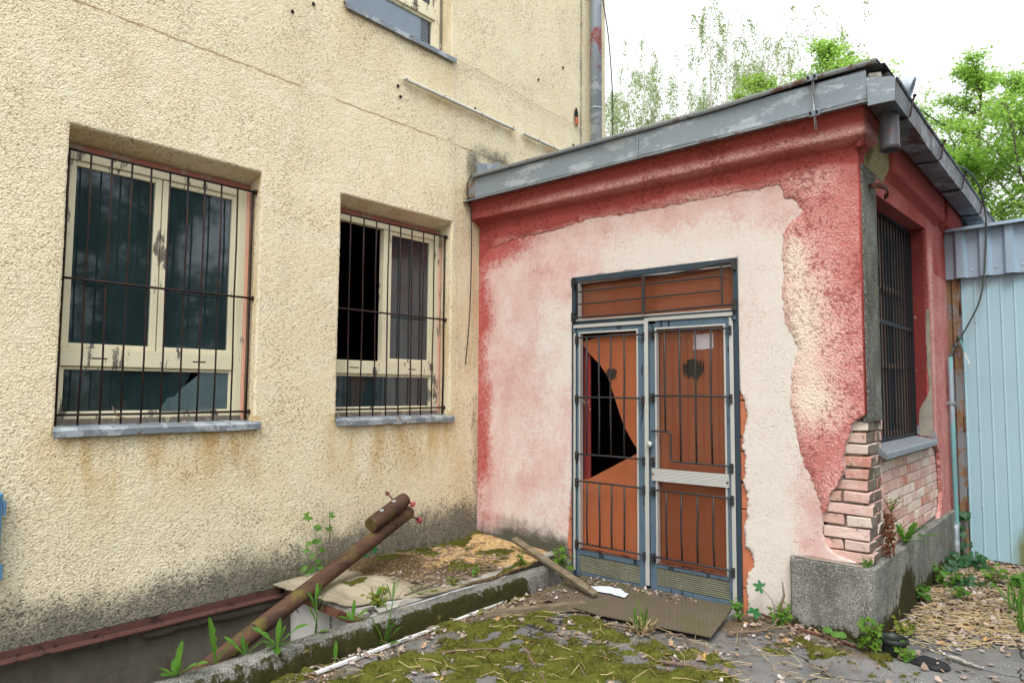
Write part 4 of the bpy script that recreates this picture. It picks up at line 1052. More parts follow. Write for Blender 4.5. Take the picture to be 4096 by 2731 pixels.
b = MB(); b.sweep([[(XW - .004 - d + .012 * (1 - d / .1), 2.128 - .004 * vnoise(zz * 9, d * 30, 2), zz) for d in np.linspace(0, .012 + .03 * fbm(zz * 5, 1, 6) + .07 * sstep(1.55, 1.35, zz), 5)] for zz in np.linspace(1.14, 2.25, 40)]); b.build('bare_reveal_render', 'mortar', annex, True)

# bare brickwork
def brick_at(b, c, dx, dy, dz, j=.006):
    x, y, z = c; r = random.uniform
    vs = []
    for (sx, sy, sz) in ((-1, -1, -1), (1, -1, -1), (1, 1, -1), (-1, 1, -1), (-1, -1, 1), (1, -1, 1), (1, 1, 1), (-1, 1, 1)):
        vs.append((x + sx * dx / 2 + r(-j, j), y + sy * dy / 2 + r(-j, j), z + sz * dz / 2 + r(-j, j) * .7))
    b.add(vs, [(0, 3, 2, 1), (4, 5, 6, 7), (0, 1, 5, 4), (1, 2, 6, 5), (2, 3, 7, 6), (3, 0, 4, 7)])
b = MB(); zc = .425
for row in range(13):
    h = .066; off = random.uniform(-.008, .008)
    full = row % 2 == 0
    xs = [(3.435 - .29 + off, 3.435 + off * 2)] if full else [(3.435 - .155 + off, 3.435 + off), (3.435 - .32 + off, 3.435 - .168 + off)]
    if full: xs.append((3.0, 3.435 - .303 + off))
    for (a, c) in xs: brick_at(b, ((a + c) / 2, .085 + random.uniform(-.006, .014), zc + h / 2 + random.uniform(-.003, .003)), c - a - .006, .13, h - random.uniform(0, .008), .007)
    ysd = [(.16, .27), (.285, .42)] if full else [(.165, .34), (.355, .42)]
    for (a, c) in ysd: brick_at(b, (3.36 + random.uniform(-.008, .004), (a + c) / 2, zc + h / 2), .12, c - a, h)
    zc += .0765
bw = b.build('exposed_brickwork', 'brick', annex, bevel=.006); bw['label'] = 'bare red brick corner where the plaster has fallen away'
b = MB(); b.box(2.97, 3.385, .062, .45, .36, 1.52); b.build('mortar_core', 'mortar', annex)
b = MB(); zc = .430
for row in range(9):
    yy = .30 + (row % 2) * .12 - .12
    while yy < 2.5:
        L = random.choice((.236, .236, .236, .115)); y0, y1 = max(yy, .30), min(yy + L, 2.5)
        if y1 - y0 > .03: brick_at(b, (3.345 + random.uniform(-.004, .003), (y0 + y1) / 2, zc + .034), .10, y1 - y0 - .003, .068, .003)
        yy += L + .010
    zc += .0765
bw = b.build('exposed_brickwork', 'brick', annex, bevel=.004); bw['label'] = 'pale orange brick infill under the side window'
b = MB(); b.box(3.27, 3.386, .40, 2.6, .36, 1.12); b.build('mortar_core', 'mortar', annex)
b = MB()
for (x, z0, z1) in ((2.62, -.1, .43), (2.635, .30, .62), (2.62, .44, .87), (2.62, .88, 1.20), (2.62, 1.20, 1.52)):
    zz = z0
    while zz < z1 - .02:
        L = min(random.uniform(.13, .26), z1 - zz); b.box(2.59, 2.74, .010 + random.uniform(0, .006), .1, zz, zz + L - .008); zz += L
b.box(1.03, 1.13, .012, .1, -.1, .16); b.box(1.03, 1.13, .015, .1, .17, .42); b.box(1.05, 1.13, .013, .1, .43, .70)
b.each('spalled_brick', 'orangebrick', annex, bevel=.004)

# plinth
def plinth():
    V = []; F = []; at = []
    path = [(2.95, .03), (2.95, -.055), (2.962, -.066)] + [(x, -.066) for x in np.linspace(2.98, 3.40, 22)] + [(3.425, -.066), (3.452, -.055), (3.462, -.03)] + [(3.462, y) for y in np.linspace(0, 3.2, 110)]
    zs = np.concatenate([np.linspace(-.3, .39, 24), [.41]])
    rows = []
    for (px_, py_) in path: rows.append([(px_ + .005 * (vnoise(py_ * 13 + px_ * 11, zz * 13, 5) - .5), py_ + .005 * (vnoise(px_ * 13, zz * 13, 6) - .5), zz + .006 * (vnoise(px_ * 9 + py_ * 9, 1, 2) - .5) * (zz > .38)) for zz in zs] + [(min(px_, 3.452), max(py_, -.056), .420), (min(px_, 3.40), max(py_, .02), .418)])
    b = MB(); b.sweep(rows); A = np.array(b.v)
    side = sstep(3.455, 3.46, A[:, 0])
    mo = .95 * sstep(.10, -.06, A[:, 2]) + side * (.62 * np.exp(-((A[:, 1] - .85) / .22) ** 2) * sstep(.38, .15, A[:, 2]) + .35 * sstep(.3, -.1, A[:, 2])) + .25 * sstep(2.6, 3.1, A[:, 1]) + .18 * side
    link('plinth', b.v, b.f, 'plinth', annex, False, attrs=dict(moss=mo))
plinth()
b = MB(); rows = []
for t in np.linspace(2.98, 3.40, 40): rows.append([(t, -.06 + .03 * q, .420 + .012 * fbm(t * 14, q * 4, 3) * (1 - q * .2)) for q in (0, .5, 1, 2, 3)])
b.sweep(rows); b.build('plinth_fillet', 'mortar', annex, True)

# fascia boards, cap, drip strip
ZL = lambda x, a, b_: a + (b_ - a) * x / 3.53
def fascia(x0, x1, dy):
    b = MB(); rows = []
    for xx in np.linspace(x0, x1, 60):
        wv = .004 * math.sin(xx * 5) + .006 * (fbm(xx * 2, 0, 3) - .5)
        rows.append([(xx, dy - .14, ZL(xx, 3.325, 3.345)), (xx, dy - .20 + wv, ZL(xx, 3.325, 3.345)), (xx, dy - .198 + wv, ZL(xx, 3.345, 3.365)), (xx, dy - .196 + wv * 1.6, 3.44), (xx, dy - .199 + wv, ZL(xx, 3.50, 3.515)), (xx, dy - .204, ZL(xx, 3.525, 3.54)), (xx, dy - .19, ZL(xx, 3.53, 3.545))])
    b.sweep(rows); return b.build('fascia', 'zinc', annex, True)
fa = fascia(.125, 1.905, 0); fascia(1.89, 3.535, -.004)
b = MB(); b.bar((1.897, -.209, 3.34), (1.897, -.209, 3.53), .010, .006, (0, 1, 0)); b.build('seam', 'zinc', fa)
b = MB(); b.box(.122, .128, -.195, -.02, 3.325, 3.525); b.box(.02, .125, -.02, -.014, 3.33, 3.525); b.build('end_plate', 'zinc', annex)
b = MB(); rows = []
for xx in np.linspace(.10, 3.60, 90):
    k = sstep(2.5, 3.3, xx) * .02; wv = .004 * (fbm(xx * 4, 0, 8) - .5)
    zc = ZL(xx, 3.532, 3.553) + k + wv
    rows.append([(xx, -.190, zc - .004), (xx, -.226 + wv, zc - .012), (xx, -.230 + wv, zc), (xx, -.226 + wv, zc + .014), (xx, -.1, zc + .024), (xx, .4, zc + .045)])
b.sweep(rows); cp = b.build('roof_edge_cap', 'rusty', annex, False); cp.modifiers.new('t', 'SOLIDIFY').thickness = .003
b = MB(); rows = []
for xx in np.linspace(.0, 3.56, 110):
    wv = .005 * (fbm(xx * 5, 0, 5) - .5); zc = ZL(xx, 3.322, 3.345)
    rows.append([(xx, -.14, zc + .002), (xx, -.212 + wv, zc - .002), (xx, -.232 + wv, zc - .008 + wv), (xx, -.235 + wv, zc - .020 + wv), (xx, -.229 + wv, zc - .020 + wv)])
b.sweep(rows); cp = b.build('drip_strip', 'rusty', annex, False); cp.modifiers.new('t', 'SOLIDIFY').thickness = .003
b = MB(); b.box(-.0, 3.56, -.19, .2, 3.345, 3.50); b.box(.0, 3.5, .2, 8, 3.40, 3.56); b.build('roof_board', 'jambwood', annex)
b = MB(); b.add([(.0, -.1, 3.585), (3.62, -.1, 3.60), (3.62, 8, 3.66), (0, 8, 3.66)], [(0, 1, 2, 3)]); b.box(3.50, 3.62, .0, 8, 3.50, 3.575); b.build('roof', 'roof', annex)
b = MB(); b.bar((3.545, -.19, 3.50), (3.60, -.13, 3.515), .02, .03); b.bar((3.55, -.12, 3.47), (3.56, .1, 3.47), .03, .08); b.build('roof_batten', 'rail', annex)

# gutter along the side
def gutter():
    rows = []; ys = np.linspace(-.25, 4.6, 120)
    for i, yy in enumerate(ys):
        w_ = .006 * (fbm(yy * 1.4, 0, 12) - .5); sg = -.012 * math.sin(yy * 1.7) * .5 - (.018 if yy > .62 else 0) * 0
        e = .004 * (vnoise(yy * 5, 3, 3) - .5); k = -.004 if yy > .60 else 0
        rows.append([(3.548, yy, 3.455 + sg), (3.552 + k, yy, 3.288 + sg), (3.70 + w_ + k, yy, 3.283 + sg + k), (3.706 + w_ + e, yy, 3.415 + sg + e), (3.714 + w_ + e, yy, 3.425 + sg + e), (3.722 + w_ + e, yy, 3.418 + sg + e), (3.716 + w_, yy, 3.408 + sg)])
    b = MB(); b.sweep(rows)
    g = b.build('gutter', 'gutter', annex, False); g.modifiers.new('t', 'SOLIDIFY').thickness = .003
    b = MB(); b.prism([(3.548, -.252, 3.465), (3.552, -.252, 3.288), (3.70, -.252, 3.283), (3.708, -.252, 3.42), (3.69, -.252, 3.435), (3.62, -.252, 3.45)], (0, -.004, 0)); b.build('gutter_end', 'zinc', g)
    b = MB(); b.lathe((3.62, -.03, 3.285), [(.056, .0), (.056, -.20), (.059, -.205), (.059, -.235), (.053, -.235), (.052, -.0)], 22); b.build('outlet_spout', 'spout', g, True)
    for yy in (.13, 1.2, 2.2, 3.3):
        b = MB(); b.tube([(3.55, yy - .05, 3.276), (3.69, yy - .05, 3.272), (3.712, yy - .03, 3.29), (3.722, yy + .02, 3.40), (3.733, yy + .03, 3.44)], .007, 6)
        b.lathe((3.733, yy + .03, 3.44), [(.0, -.008), (.011, -.006), (.011, .008), (0, .012)], 8); b.build('gutter_bracket', 'bar', g, True)
gutter()
b = MB(); c0 = Vector((3.06, 2.9, 4.50)); b.tube([c0 + Vector((0, 0, -.95)), c0], .085, 20)
ax = Vector((.93, .15, 0)); arc = [c0 + ax * (.12 * (1 - math.cos(a))) + Vector((0, 0, -.03 + .11 * math.sin(a))) for a in np.linspace(0, 2.0, 14)]
b.tube(arc, [.10 + .02 * i / 13 for i in range(14)], 22, False); o = b.build('roof_cowl', 'cowl', annex, True); o.modifiers.new('t', 'SOLIDIFY').thickness = .003

# lightning-rope clamps on the fascia
lr = thing('steel_rope', 'short twisted steel rope clamped over the roof edge', 'steel rope', (3.23, -.22, 3.3))
b = MB(); b.tube([(3.222, -.19, 3.585), (3.222, -.236, 3.565), (3.226, -.24, 3.45), (3.231, -.244, 3.33), (3.236, -.236, 3.22)], .0075, 8); b.build('strand', 'rope', lr, True)
b = MB()
for t in range(46):
    z0 = 3.56 - t * .0075; b.bar((3.220 + .0003 * t, -.2475, z0), (3.230 + .0003 * t, -.2475, z0 - .006), .003, .003)
b.build('lay', 'cable', lr)
for (zz, xx) in ((3.566, 3.222), (3.325, 3.232)):
    b = MB(); b.box(xx - .034, xx + .034, -.258, -.246, zz - .022, zz + .022); cl = b.build('clamp', 'zincsill', lr, bevel=.003)
    b = MB()
    for s_ in (-.02, .02): b.lathe((xx + s_, -.262, zz), [(0, -.012), (.009, -.012), (.009, .0), (0, .002)], 6, 'y')
    b.each('bolt', 'bar', cl)

# side window: grille, boards, sill
b = MB(); b.box(3.20, 3.25, .36, 2.13, 1.14, 1.19); b.box(3.20, 3.25, .36, 2.13, 2.86, 2.96); b.box(3.20, 3.25, .36, .42, 1.19, 2.86); b.box(3.20, 3.25, 2.06, 2.125, 1.19, 2.86); b.box(3.202, 3.248, 1.18, 1.24, 1.19, 2.86); b.box(3.203, 3.247, .42, 2.06, 1.72, 1.76); b.box(3.203, 3.247, .42, 2.06, 2.36, 2.40)
sw = b.build('window', 'board', annex, bevel=.004)
b = MB(); yy = .42
while yy < 1.62: b.box(3.175 + random.uniform(0, .006), 3.197, yy, yy + .118, 1.18, 2.88); yy += .124
b.build('boarding', 'board', sw)
b = MB(); b.box(3.205, 3.209, 1.62, 2.07, 1.19, 2.86); b.build('pane', 'glass', sw)
b = MB()
for k in range(18):
    yy = .40 + k * .1005; b.box(3.293, 3.307, yy - .007, yy + .007, 1.165, 2.93)
b.box(3.309, 3.315, .37, 2.12, 2.045, 2.078); b.box(3.286, 3.314, 2.095, 2.125, 1.15, 2.95); b.box(3.288, 3.312, .375, 2.12, 2.925, 2.95); b.box(3.288, 3.312, .375, 2.12, 1.155, 1.175)
b.build('grille', 'blackbar', sw, bevel=.002)
b = MB(); b.sweep([[(3.20, yy, 1.165), (3.32, yy, 1.14), (3.462, yy, 1.118), (3.470, yy, 1.108), (3.468, yy, 1.072), (3.462, yy, 1.072)] for yy in np.linspace(.335, 2.10, 20)])
b.add([(3.28, .333, 1.235), (3.36, .318, 1.225), (3.475, .312, 1.105), (3.462, .322, 1.075), (3.36, .325, 1.13), (3.28, .335, 1.15)], [(0, 1, 2, 3, 4, 5)])
b.add([(3.30, 2.128, 1.16), (3.47, 2.128, 1.115), (3.435, 2.128, 1.21), (3.30, 2.128, 1.235)], [(0, 1, 2, 3)])
o = b.build('sill', 'sheet', sw); o.modifiers.new('t', 'SOLIDIFY').thickness = .003
# rusty strap loop above the window
b = MB(); rows = []
for a in np.linspace(-.35, 2.6, 22): rows.append([(3.436 + .085 * math.sin(a * .95 + .3) * 1.0 - .0 + .012, .30 - .135 * math.cos(a), zz + .012 * math.cos(a)) for zz in (2.862, 2.90)])
b.sweep(rows); o = b.build('strap_iron', 'rust', annex, True); o.modifiers.new('t', 'SOLIDIFY').thickness = .004
# shell closing the annex
b = MB(); b.box(.0, 3.30, 4.9, 5.1, -.1, 3.40); b.box(.0, 3.30, .03, 4.9, 3.30, 3.40); b.box(0, 3.3, .1, 4.9, -.2, -.06); b.box(3.10, 3.16, .06, 5.1, -.1, 3.40); b.box(.0, .04, .05, 4.9, -.1, 3.3)
b.box(.0, 1.10, .05, .20, -.1, 3.3); b.box(2.62, 3.2, .10, .20, -.1, 3.3); b.box(1.10, 2.62, .05, .20, 2.5, 3.3); b.box(.3, 3.1, 1.9, 2.0, -.1, 3.3); b.build('room_shell', 'dimroom', annex)
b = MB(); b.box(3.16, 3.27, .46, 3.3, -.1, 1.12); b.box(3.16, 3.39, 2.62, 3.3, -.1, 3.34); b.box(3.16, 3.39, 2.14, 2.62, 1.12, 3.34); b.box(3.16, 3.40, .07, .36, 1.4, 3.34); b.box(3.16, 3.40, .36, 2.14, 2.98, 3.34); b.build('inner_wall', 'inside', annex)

# ------------------------------------------------------------------ double door
fr = MB()
fr.box(1.12, 1.158, -.012, .06, -.03, 2.49); fr.box(2.562, 2.596, -.012, .06, -.03, 2.49); fr.box(1.158, 2.562, -.012, .06, 2.444, 2.49); fr.box(1.158, 2.562, -.010, .06, 2.078, 2.108)
df = fr.build('door_frame', 'navy', annex, bevel=.003)
b = MB(); b.add([(1.175, .03, 2.10), (2.552, .03, 2.10), (2.552, .03, 2.45), (1.175, .03, 2.45)], [(0, 1, 2, 3)]); b.build('transom_glass', 'doorglass', df)
b = MB(); b.box(1.16, 2.56, .052, .060, 2.09, 2.46); b.build('transom_panel', 'panel', df)
al = MB()
al.box(1.16, 2.555, -.014, .03, 2.108, 2.122); al.box(1.182, 1.198, -.008, .03, 2.122, 2.44); al.box(1.198, 2.555, -.006, .03, 2.432, 2.442)
al.box(1.142, 1.833, -.020, -.0125, 2.048, 2.077); al.box(1.867, 2.561, -.020, -.0125, 2.066, 2.095); al.box(1.833, 1.867, -.024, -.010, .02, 2.092)
al.box(1.143, 1.165, -.018, -.0125, .02, 2.03); al.box(2.532, 2.562, -.018, -.0125, .0, 2.055)
al.build('aluminium_strip', 'alu', df, bevel=.002)
b = MB(); b.box(2.536, 2.594, -.028, -.012, -.005, .022); b.box(2.556, 2.585, -.03, -.012, 2.035, 2.065); b.box(1.128, 1.165, -.03, -.012, 2.012, 2.038); b.each('hinge', 'blue', df, bevel=.003)
tg = MB(); yb = -.045
tg.tube([(1.145, yb, 2.437), (1.6, yb, 2.434), (2.05, yb, 2.415), (2.3, yb, 2.432), (2.48, yb, 2.456), (2.56, yb, 2.455), (2.585, yb + .02, 2.44)], .008, 8)
tg.tube([(1.145, yb, 2.136), (1.85, yb, 2.134), (2.585, yb, 2.146)], .008, 8)
for zz in (2.353, 2.247): tg.tube([(1.206, yb, zz), (2.495, yb, zz + .008)], .0065, 8)
tg.tube([(1.206, yb, 2.136), (1.206, yb, 2.437)], .0065, 8); tg.tube([(2.495, yb, 2.143), (2.495, yb, 2.454)], .0075, 8); tg.box(1.832, 1.862, yb - .012, yb - .006, 2.125, 2.42)
for xx in (1.152, 2.580):
    tg.box(xx - .012, xx + .012, -.05, -.012, 2.10, 2.18); tg.box(xx - .012, xx + .012, -.05, -.012, 2.40, 2.475)
tg.build('transom_grille', 'barblue', df)

def leaf(x0, x1, side):
    L = side == 'L'
    f = MB(); y0, y1 = -.006, .042
    a, c = (x0 + .03, x1 - .06) if L else (x0 + .055, x1 - .03)
    f.box(x0, a, y0, y1, -.028, 2.046); f.box(c, x1, y0, y1, -.028, 2.046 if L else 2.064); f.box(a, c, y0, y1, 2.012, 2.046 if L else 2.064)
    f.box(a, c, y0, y1, -.028, .008 if L else .028); f.box(a, c, y0 - .004, y1, .155 if L else .168, .195)
    o = f.build('door', 'blue', annex, bevel=.003)
    bd = MB(); t = .014
    bd.box(a, a + t, y0 - .010, .03, .195, 2.012); bd.box(c - t, c, y0 - .010, .03, .195, 2.012); bd.box(a + t, c - t, y0 - .010, .03, 2.012 - t, 2.012)
    bd.build('glazing_bead', 'alu', o, bevel=.002)
    bd = MB(); bd.box(a, c, y0 - .010, .04, .196, .204); bd.build('rusty_ledge', 'rust', o, bevel=.002)
    k = MB(); zb, zt = (.010, .153) if L else (.030, .166); rows = []
    for i in range(49):
        zz = zb + (zt - zb) * i / 48; rows.append([(a, .006 - .009 * abs(math.sin(i / 48 * math.pi * 9)), zz), (c, .006 - .009 * abs(math.sin(i / 48 * math.pi * 9)), zz)])
    k.sweep(rows); k.build('kick_panel', 'kick', o)
    g = MB(); yb = -.040
    xa, xb = (1.180, 1.826) if L else (1.900, 2.540)
    vs = (1.297, 1.421, 1.536, 1.659) if L else (2.026, 2.152, 2.278, 2.403)
    def hb(zz, s=0): g.tube([(xa, yb + .012, zz), (xa + .015, yb, zz), ((xa + xb) / 2, yb - .002, zz + .002 + s), (xb - .015, yb, zz), (xb, yb + .012, zz)], .0075, 8)
    def vb(xx, z0_, z1_):
        w1, w2 = random.uniform(-.006, .006), random.uniform(-.006, .006)
        g.tube([(xx, yb, z0_), (xx + w1, yb - .003, z0_ + (z1_ - z0_) * .35), (xx + w2, yb - .002, z0_ + (z1_ - z0_) * .7), (xx, yb, z1_)], .0075, 8)
    if L:
        for zz in (1.963, 1.459, .985, .762, .252): hb(zz)
        for xx in vs: vb(xx, .985, 1.963); vb(xx + random.uniform(-.004, .012), .252, .762)
        br = (1.963, 1.459, .985, .762, .252)
    else:
        for zz in (1.976, 1.480, .757, .252): hb(zz)
        g.tube([(xa, yb + .012, 1.208), (xa + .02, yb, 1.208), (2.045, yb, 1.208), (2.062, yb, 1.200), (2.068, yb, 1.18), (2.068, yb, 1.01), (2.075, yb, .992), (2.09, yb, .986), (2.52, yb, .984), (2.54, yb + .012, .984)], .0075, 8)
        vb(vs[0], 1.208, 1.976)
        for xx in vs[1:]: vb(xx, .985, 1.976)
        for xx in vs: vb(xx + random.uniform(-.006, .012), .252, .757)
        br = (1.976, 1.480, .984, .757, .252)
    g.build('grille', 'barblue', o, True)
    p = MB()
    for zz in br:
        for xx in (xa, xb): p.box(xx - .012, xx + .012, yb + .006, y0, zz - .05, zz + .018)
    p.each('grille_bracket', 'barblue', o, bevel=.002)
    return o
dl = leaf(1.166, 1.832, 'L'); dr = leaf(1.868, 2.532, 'R')
def board(name, poly, y, parent, mat='panel', th=.012, label=None):
    b_ = MB(); b_.prism([(p[0], y, p[1]) for p in poly], (0, th, 0)); o = b_.build(name, mat, parent)
    if label: o['label'] = label
    return o
curve = [(1.20, 1.905), (1.25, 1.845), (1.31, 1.79), (1.373, 1.732), (1.42, 1.672), (1.455, 1.62), (1.49, 1.53), (1.53, 1.42), (1.565, 1.325), (1.608, 1.227), (1.655, 1.15), (1.70, 1.085), (1.735, 1.045)]
board('panel', [(1.185, 1.93), (1.2, 1.905)] + curve[1:] + [(1.752, 1.05), (1.752, 1.5), (1.725, 1.99), (1.45, 1.985), (1.21, 1.94)], .045, dl, label='orange board with a curved break and a grey dab')
board('panel', [(1.185, .18), (1.78, .18), (1.78, 1.035), (1.735, 1.022), (1.50, .90), (1.259, .776), (1.185, .762)], .047, dl)
b = MB(); b.box(1.18, 1.255, .075, .085, .70, 1.95); b.build('maroon_strip', 'maroon', dl)
board('panel', [(1.91, .18), (2.51, .18), (2.51, 2.02), (1.91, 2.02)], .050, dr, label='orange board with a black paint dab')
b = MB(); b.add([(1.925, .024, .20), (2.50, .024, .20), (2.50, .024, 2.005), (1.925, .024, 2.005)], [(0, 1, 2, 3)]); b.build('pane', 'doorglass', dr)
b = MB(); rows = []
for i, t in enumerate(np.linspace(0, 1, 37)):
    d = .004 * (1 if (i % 4) < 2 else .35); rows.append([(1.896, -.022 - d, .826 + .096 * t), (2.518, -.022 - d, .829 + .096 * t)])
b.sweep(rows); b.box(1.896, 2.518, -.020, -.008, .830, .920); pb = b.build('push_bar', 'alu', dr)
b = MB()
for (xx, zz) in ((1.906, .877), (2.508, .865)): b.lathe((xx, -.030, zz), [(0, -.003), (.008, -.002), (.008, .006)], 10, 'y')
b.each('bolt', 'rust', pb)
b = MB(); b.box(1.886, 1.920, -.014, -.006, .96, 1.225); lk = b.build('lock_plate', 'blue', dr, bevel=.003)
b = MB(); b.lathe((1.889, -.016, 1.105), [(.012, 0), (.012, -.018), (.022, -.022), (.0235, -.030), (.0235, -.040), (.019, -.045), (.0, -.046)], 24, 'y'); b.build('knob', 'alu', lk, True)
b = MB(); b.lathe((1.905, -.016, 1.012), [(0, -.004), (.009, -.003), (.009, .004)], 14, 'y'); b.box(1.900, 1.910, -.020, -.012, .985, 1.010); b.build('keyhole', 'jambwood', lk)
nt_ = rough_line([(2.225, 1.946), (2.36, 1.951), (2.383, 1.945), (2.381, 1.838), (2.30, 1.832), (2.218, 1.833), (2.224, 1.87), (2.226, 1.946)], .002, .012, 4)[:-1]
board('notice', nt_, .0440, dr, 'notice', .002, 'torn faded paper notice')

# threshold plate, loose things on the ground
pl = thing('tread_plate', 'brown rusty tread plate lying as doorstep before the double door', 'metal plate', (1.9, -.4, -.01))
b = MB(); b.prism([(1.25, -.02, -.012), (1.29, -.44, -.014), (1.38, -.73, -.02), (1.9, -.775, -.018), (2.68, -.695, -.006), (2.60, -.30, -.004), (2.53, -.015, -.004)], (0, 0, .007)); b.build('sheet', 'plate', pl)
b = MB(); b.prism([(1.25, -.012, -.2), (2.60, -.012, -.2), (2.50, -.45, -.2), (2.45, -.58, -.2), (1.5, -.60, -.2), (1.3, -.4, -.2)], (0, 0, .184)); b.build('concrete_bed', 'conc', pl, bevel=.01)

# ================================================================== TIN SHED
sh = thing('metal_shed', 'pale blue ribbed tin shed with a trapezoid sheet band under its roof', 'shed', (4.6, 3.3, 0))
SY = lambda x: 3.10 - .155 * (x - 3.5)
def shed_sheet(name, x0, x1, z0, z1, prof, mat, dy=0, per=.105):
    b = MB(); cols = []; x = x0
    while x < x1 + 1e-6:
        for (t, d) in prof:
            xx = x + t * per
            if xx <= x1 + 1e-6: cols.append((xx, d))
        x += per
    b.sweep([[(xx, SY(xx) + dy - d, z0), (xx, SY(xx) + dy - d, z1)] for xx, d in cols]); return b.build(name, mat, sh)
d1 = shed_sheet('door_sheet', 3.545, 7.0, -.035, 2.635, [(0, 0), (.05, .005), (.13, .005), (.18, 0)], 'shed')
shed_sheet('eave_band', 3.418, 7.0, 2.625, 3.085, [(0, .0), (.42, .0), (.56, .045), (.86, .045), (1.0, .0)], 'band', -.055, .20)
b = MB()
for i in range(9):
    for zz in (2.70, 3.05): xx = 3.40 + .20 * i + .05; b.lathe((xx, SY(xx) - .058, zz + .0), [(0, -.006), (.006, -.005), (.009, 0)], 8, 'y')
for k in range(10): b.lathe((3.556, SY(3.556) - .003, 2.58 - k * .28), [(0, -.006), (.006, -.005), (.009, 0)], 8, 'y')
for xx in (3.69, 3.90, 4.11):
    for zz in (2.60, 2.2, 1.2, 1.17, .45): b.lathe((xx - .03, SY(xx) - .003, zz), [(0, -.005), (.004, -.004), (.007, 0)], 8, 'y')
b.each('screw', 'stud', sh)
b = MB(); rows = []
for xx in np.linspace(3.40, 7.0, 60): rows.append([(xx, SY(xx) + .5, 3.14), (xx, SY(xx) - .10, 3.115), (xx, SY(xx) - .145, 3.108), (xx, SY(xx) - .147, 3.078), (xx, SY(xx) - .135, 3.078)])
b.sweep(rows); o = b.build('roof_edge', 'band', sh); o.modifiers.new('t', 'SOLIDIFY').thickness = .003
b = MB(); b.add([(3.40, SY(3.4) + .4, 3.14), (7.0, SY(7) + .4, 3.14), (7.0, 8, 3.3), (3.4, 8, 3.3)], [(0, 1, 2, 3)]); b.box(6.9, 7.0, 2.7, 8, 0, 3.1); b.box(3.45, 7, 7.9, 8, 0, 3.2); b.box(3.47, 7, 3.25, 3.3, 0, 3.0); b.build('body', 'band', sh)
b = MB(); b.box(3.418, 3.472, 3.085, 3.15, -.05, 2.63); b.box(3.475, 3.537, 3.065, 3.14, -.05, 2.63); b.box(3.535, 3.545, 3.06, 3.08, .6, 2.6); b.build('door_post', 'jambwood', sh, bevel=.006)
b = MB()
for zz in (2.33, 1.22, .42): b.tube([(3.541, 3.062, zz - .07), (3.541, 3.062, zz + .07)], .010, 8)
b.each('hinge', 'rust', sh)

cd = thing('conduit_pipe', 'flaking green blue pipe upright against the annex corner', 'pipe', (3.47, 2.85, 0))
b = MB(); b.tube([(3.470, 2.90, -.10), (3.470, 2.895, .28), (3.468, 2.88, .9), (3.472, 2.86, 1.86)], .021, 10); b.build('tube', 'conduit', cd, True)
b = MB(); b.tube([(3.474, 2.82, -.12), (3.474, 2.82, .30)], .026, 10); b.build('lower_sleeve', 'zincsill', cd, True)
b = MB()
for zz in (.30, 1.42): b.box(3.425, 3.505, 2.845, 2.87, zz - .012, zz + .012); b.tube([(3.495, 2.858, zz - .02), (3.495, 2.858, zz + .02)], .007, 6)
b.build('pipe_clip', 'conduit', cd, bevel=.003)
cable('rope', 'green grey steel rope hanging from the gutter in front of the shed', [(3.64, 1.75, 3.40), (3.71, 1.95, 3.43), (3.745, 2.2, 3.45), (3.775, 2.55, 3.42), (3.79, 2.80, 3.30), (3.795, 2.90, 3.1), (3.785, 2.93, 2.95), (3.755, 2.94, 2.6), (3.71, 2.95, 2.38), (3.64, 2.96, 2.22), (3.56, 2.99, 2.08), (3.52, 3.0, 2.03), (3.49, 2.98, 1.96), (3.475, 2.90, 1.88), (3.474, 2.87, 1.80)], .0085, 'greenrope', 'rope')
k = thing('rope_knot', 'knotted rope end with a bleached tag against the shed door edge', 'rope', (3.53, 3.0, 2.0))
b = MB(); b.lathe((3.535, 2.985, 2.045), [(0, -.03), (.022, -.02), (.026, 0), (.02, .02), (0, .03)], 10); b.lathe((3.50, 2.985, 1.975), [(0, -.025), (.02, -.012), (.02, .012), (0, .025)], 10); b.build('knot', 'greenrope', k, True)
b = MB(); b.bar((3.545, 2.975, 2.03), (3.575, 2.965, 1.90), .026, .006); b.build('tape', 'conduit', k)
b = MB(); b.bar((3.575, 2.965, 1.902), (3.612, 2.955, 1.79), .024, .006); b.build('tag', 'trunking', k)

# ================================================================== LEANING POST, PLYWOOD, BATTENS
B0 = Vector((.70, -2.893, -.045)); T0 = Vector((.25, -1.06, .525)); pd = (T0 - B0).normalized()
po = thing('timber_post', 'brown round timber post leaning out of the pit with a short log bolted on top', 'post', (.9, -3.7, -.3))
def log(name, a, b_, r, seed, nn=26):
    a, b_ = Vector(a), Vector(b_); d = (b_ - a); L = d.length; d = d.normalized(); u = d.orthogonal().normalized(); v = d.cross(u); V = []; F = []; n = 28; K = max(12, int(L / .04)); mo = []
    for i in range(K + 1):
        t = i / K
        for j in range(n):
            an = 2 * math.pi * j / n; rr = r * (1 + .035 * (vnoise(math.cos(an) * 1.5 + seed, t * L * 1.4 + math.sin(an) * 1.5, seed) - .5))
            ch = 1.0
            if i == 0 or i == K: ch = .93
            V.append(a + d * (L * t + (.006 if i == 0 else -.006 if i == K else 0) * 0) + (u * math.cos(an) + v * math.sin(an)) * rr * ch); mo.append(.9 if (i < 2) else .8)
    for i in range(K):
        for j in range(n): F.append((i * n + j, i * n + (j + 1) % n, (i + 1) * n + (j + 1) % n, (i + 1) * n + j))
    for base_, rev in ((0, True), (K * n, False)):
        o_c = len(V); V += [V[base_ + j] for j in range(n)]; mo += [1.25] * n; r_ = list(range(o_c, o_c + n)); F.append(tuple(r_[::-1] if rev else r_))
    return link(name, V, F, 'post', po, True, attrs=dict(moss=mo))
log('shaft', B0 - pd * 1.05, T0, .054, 3)
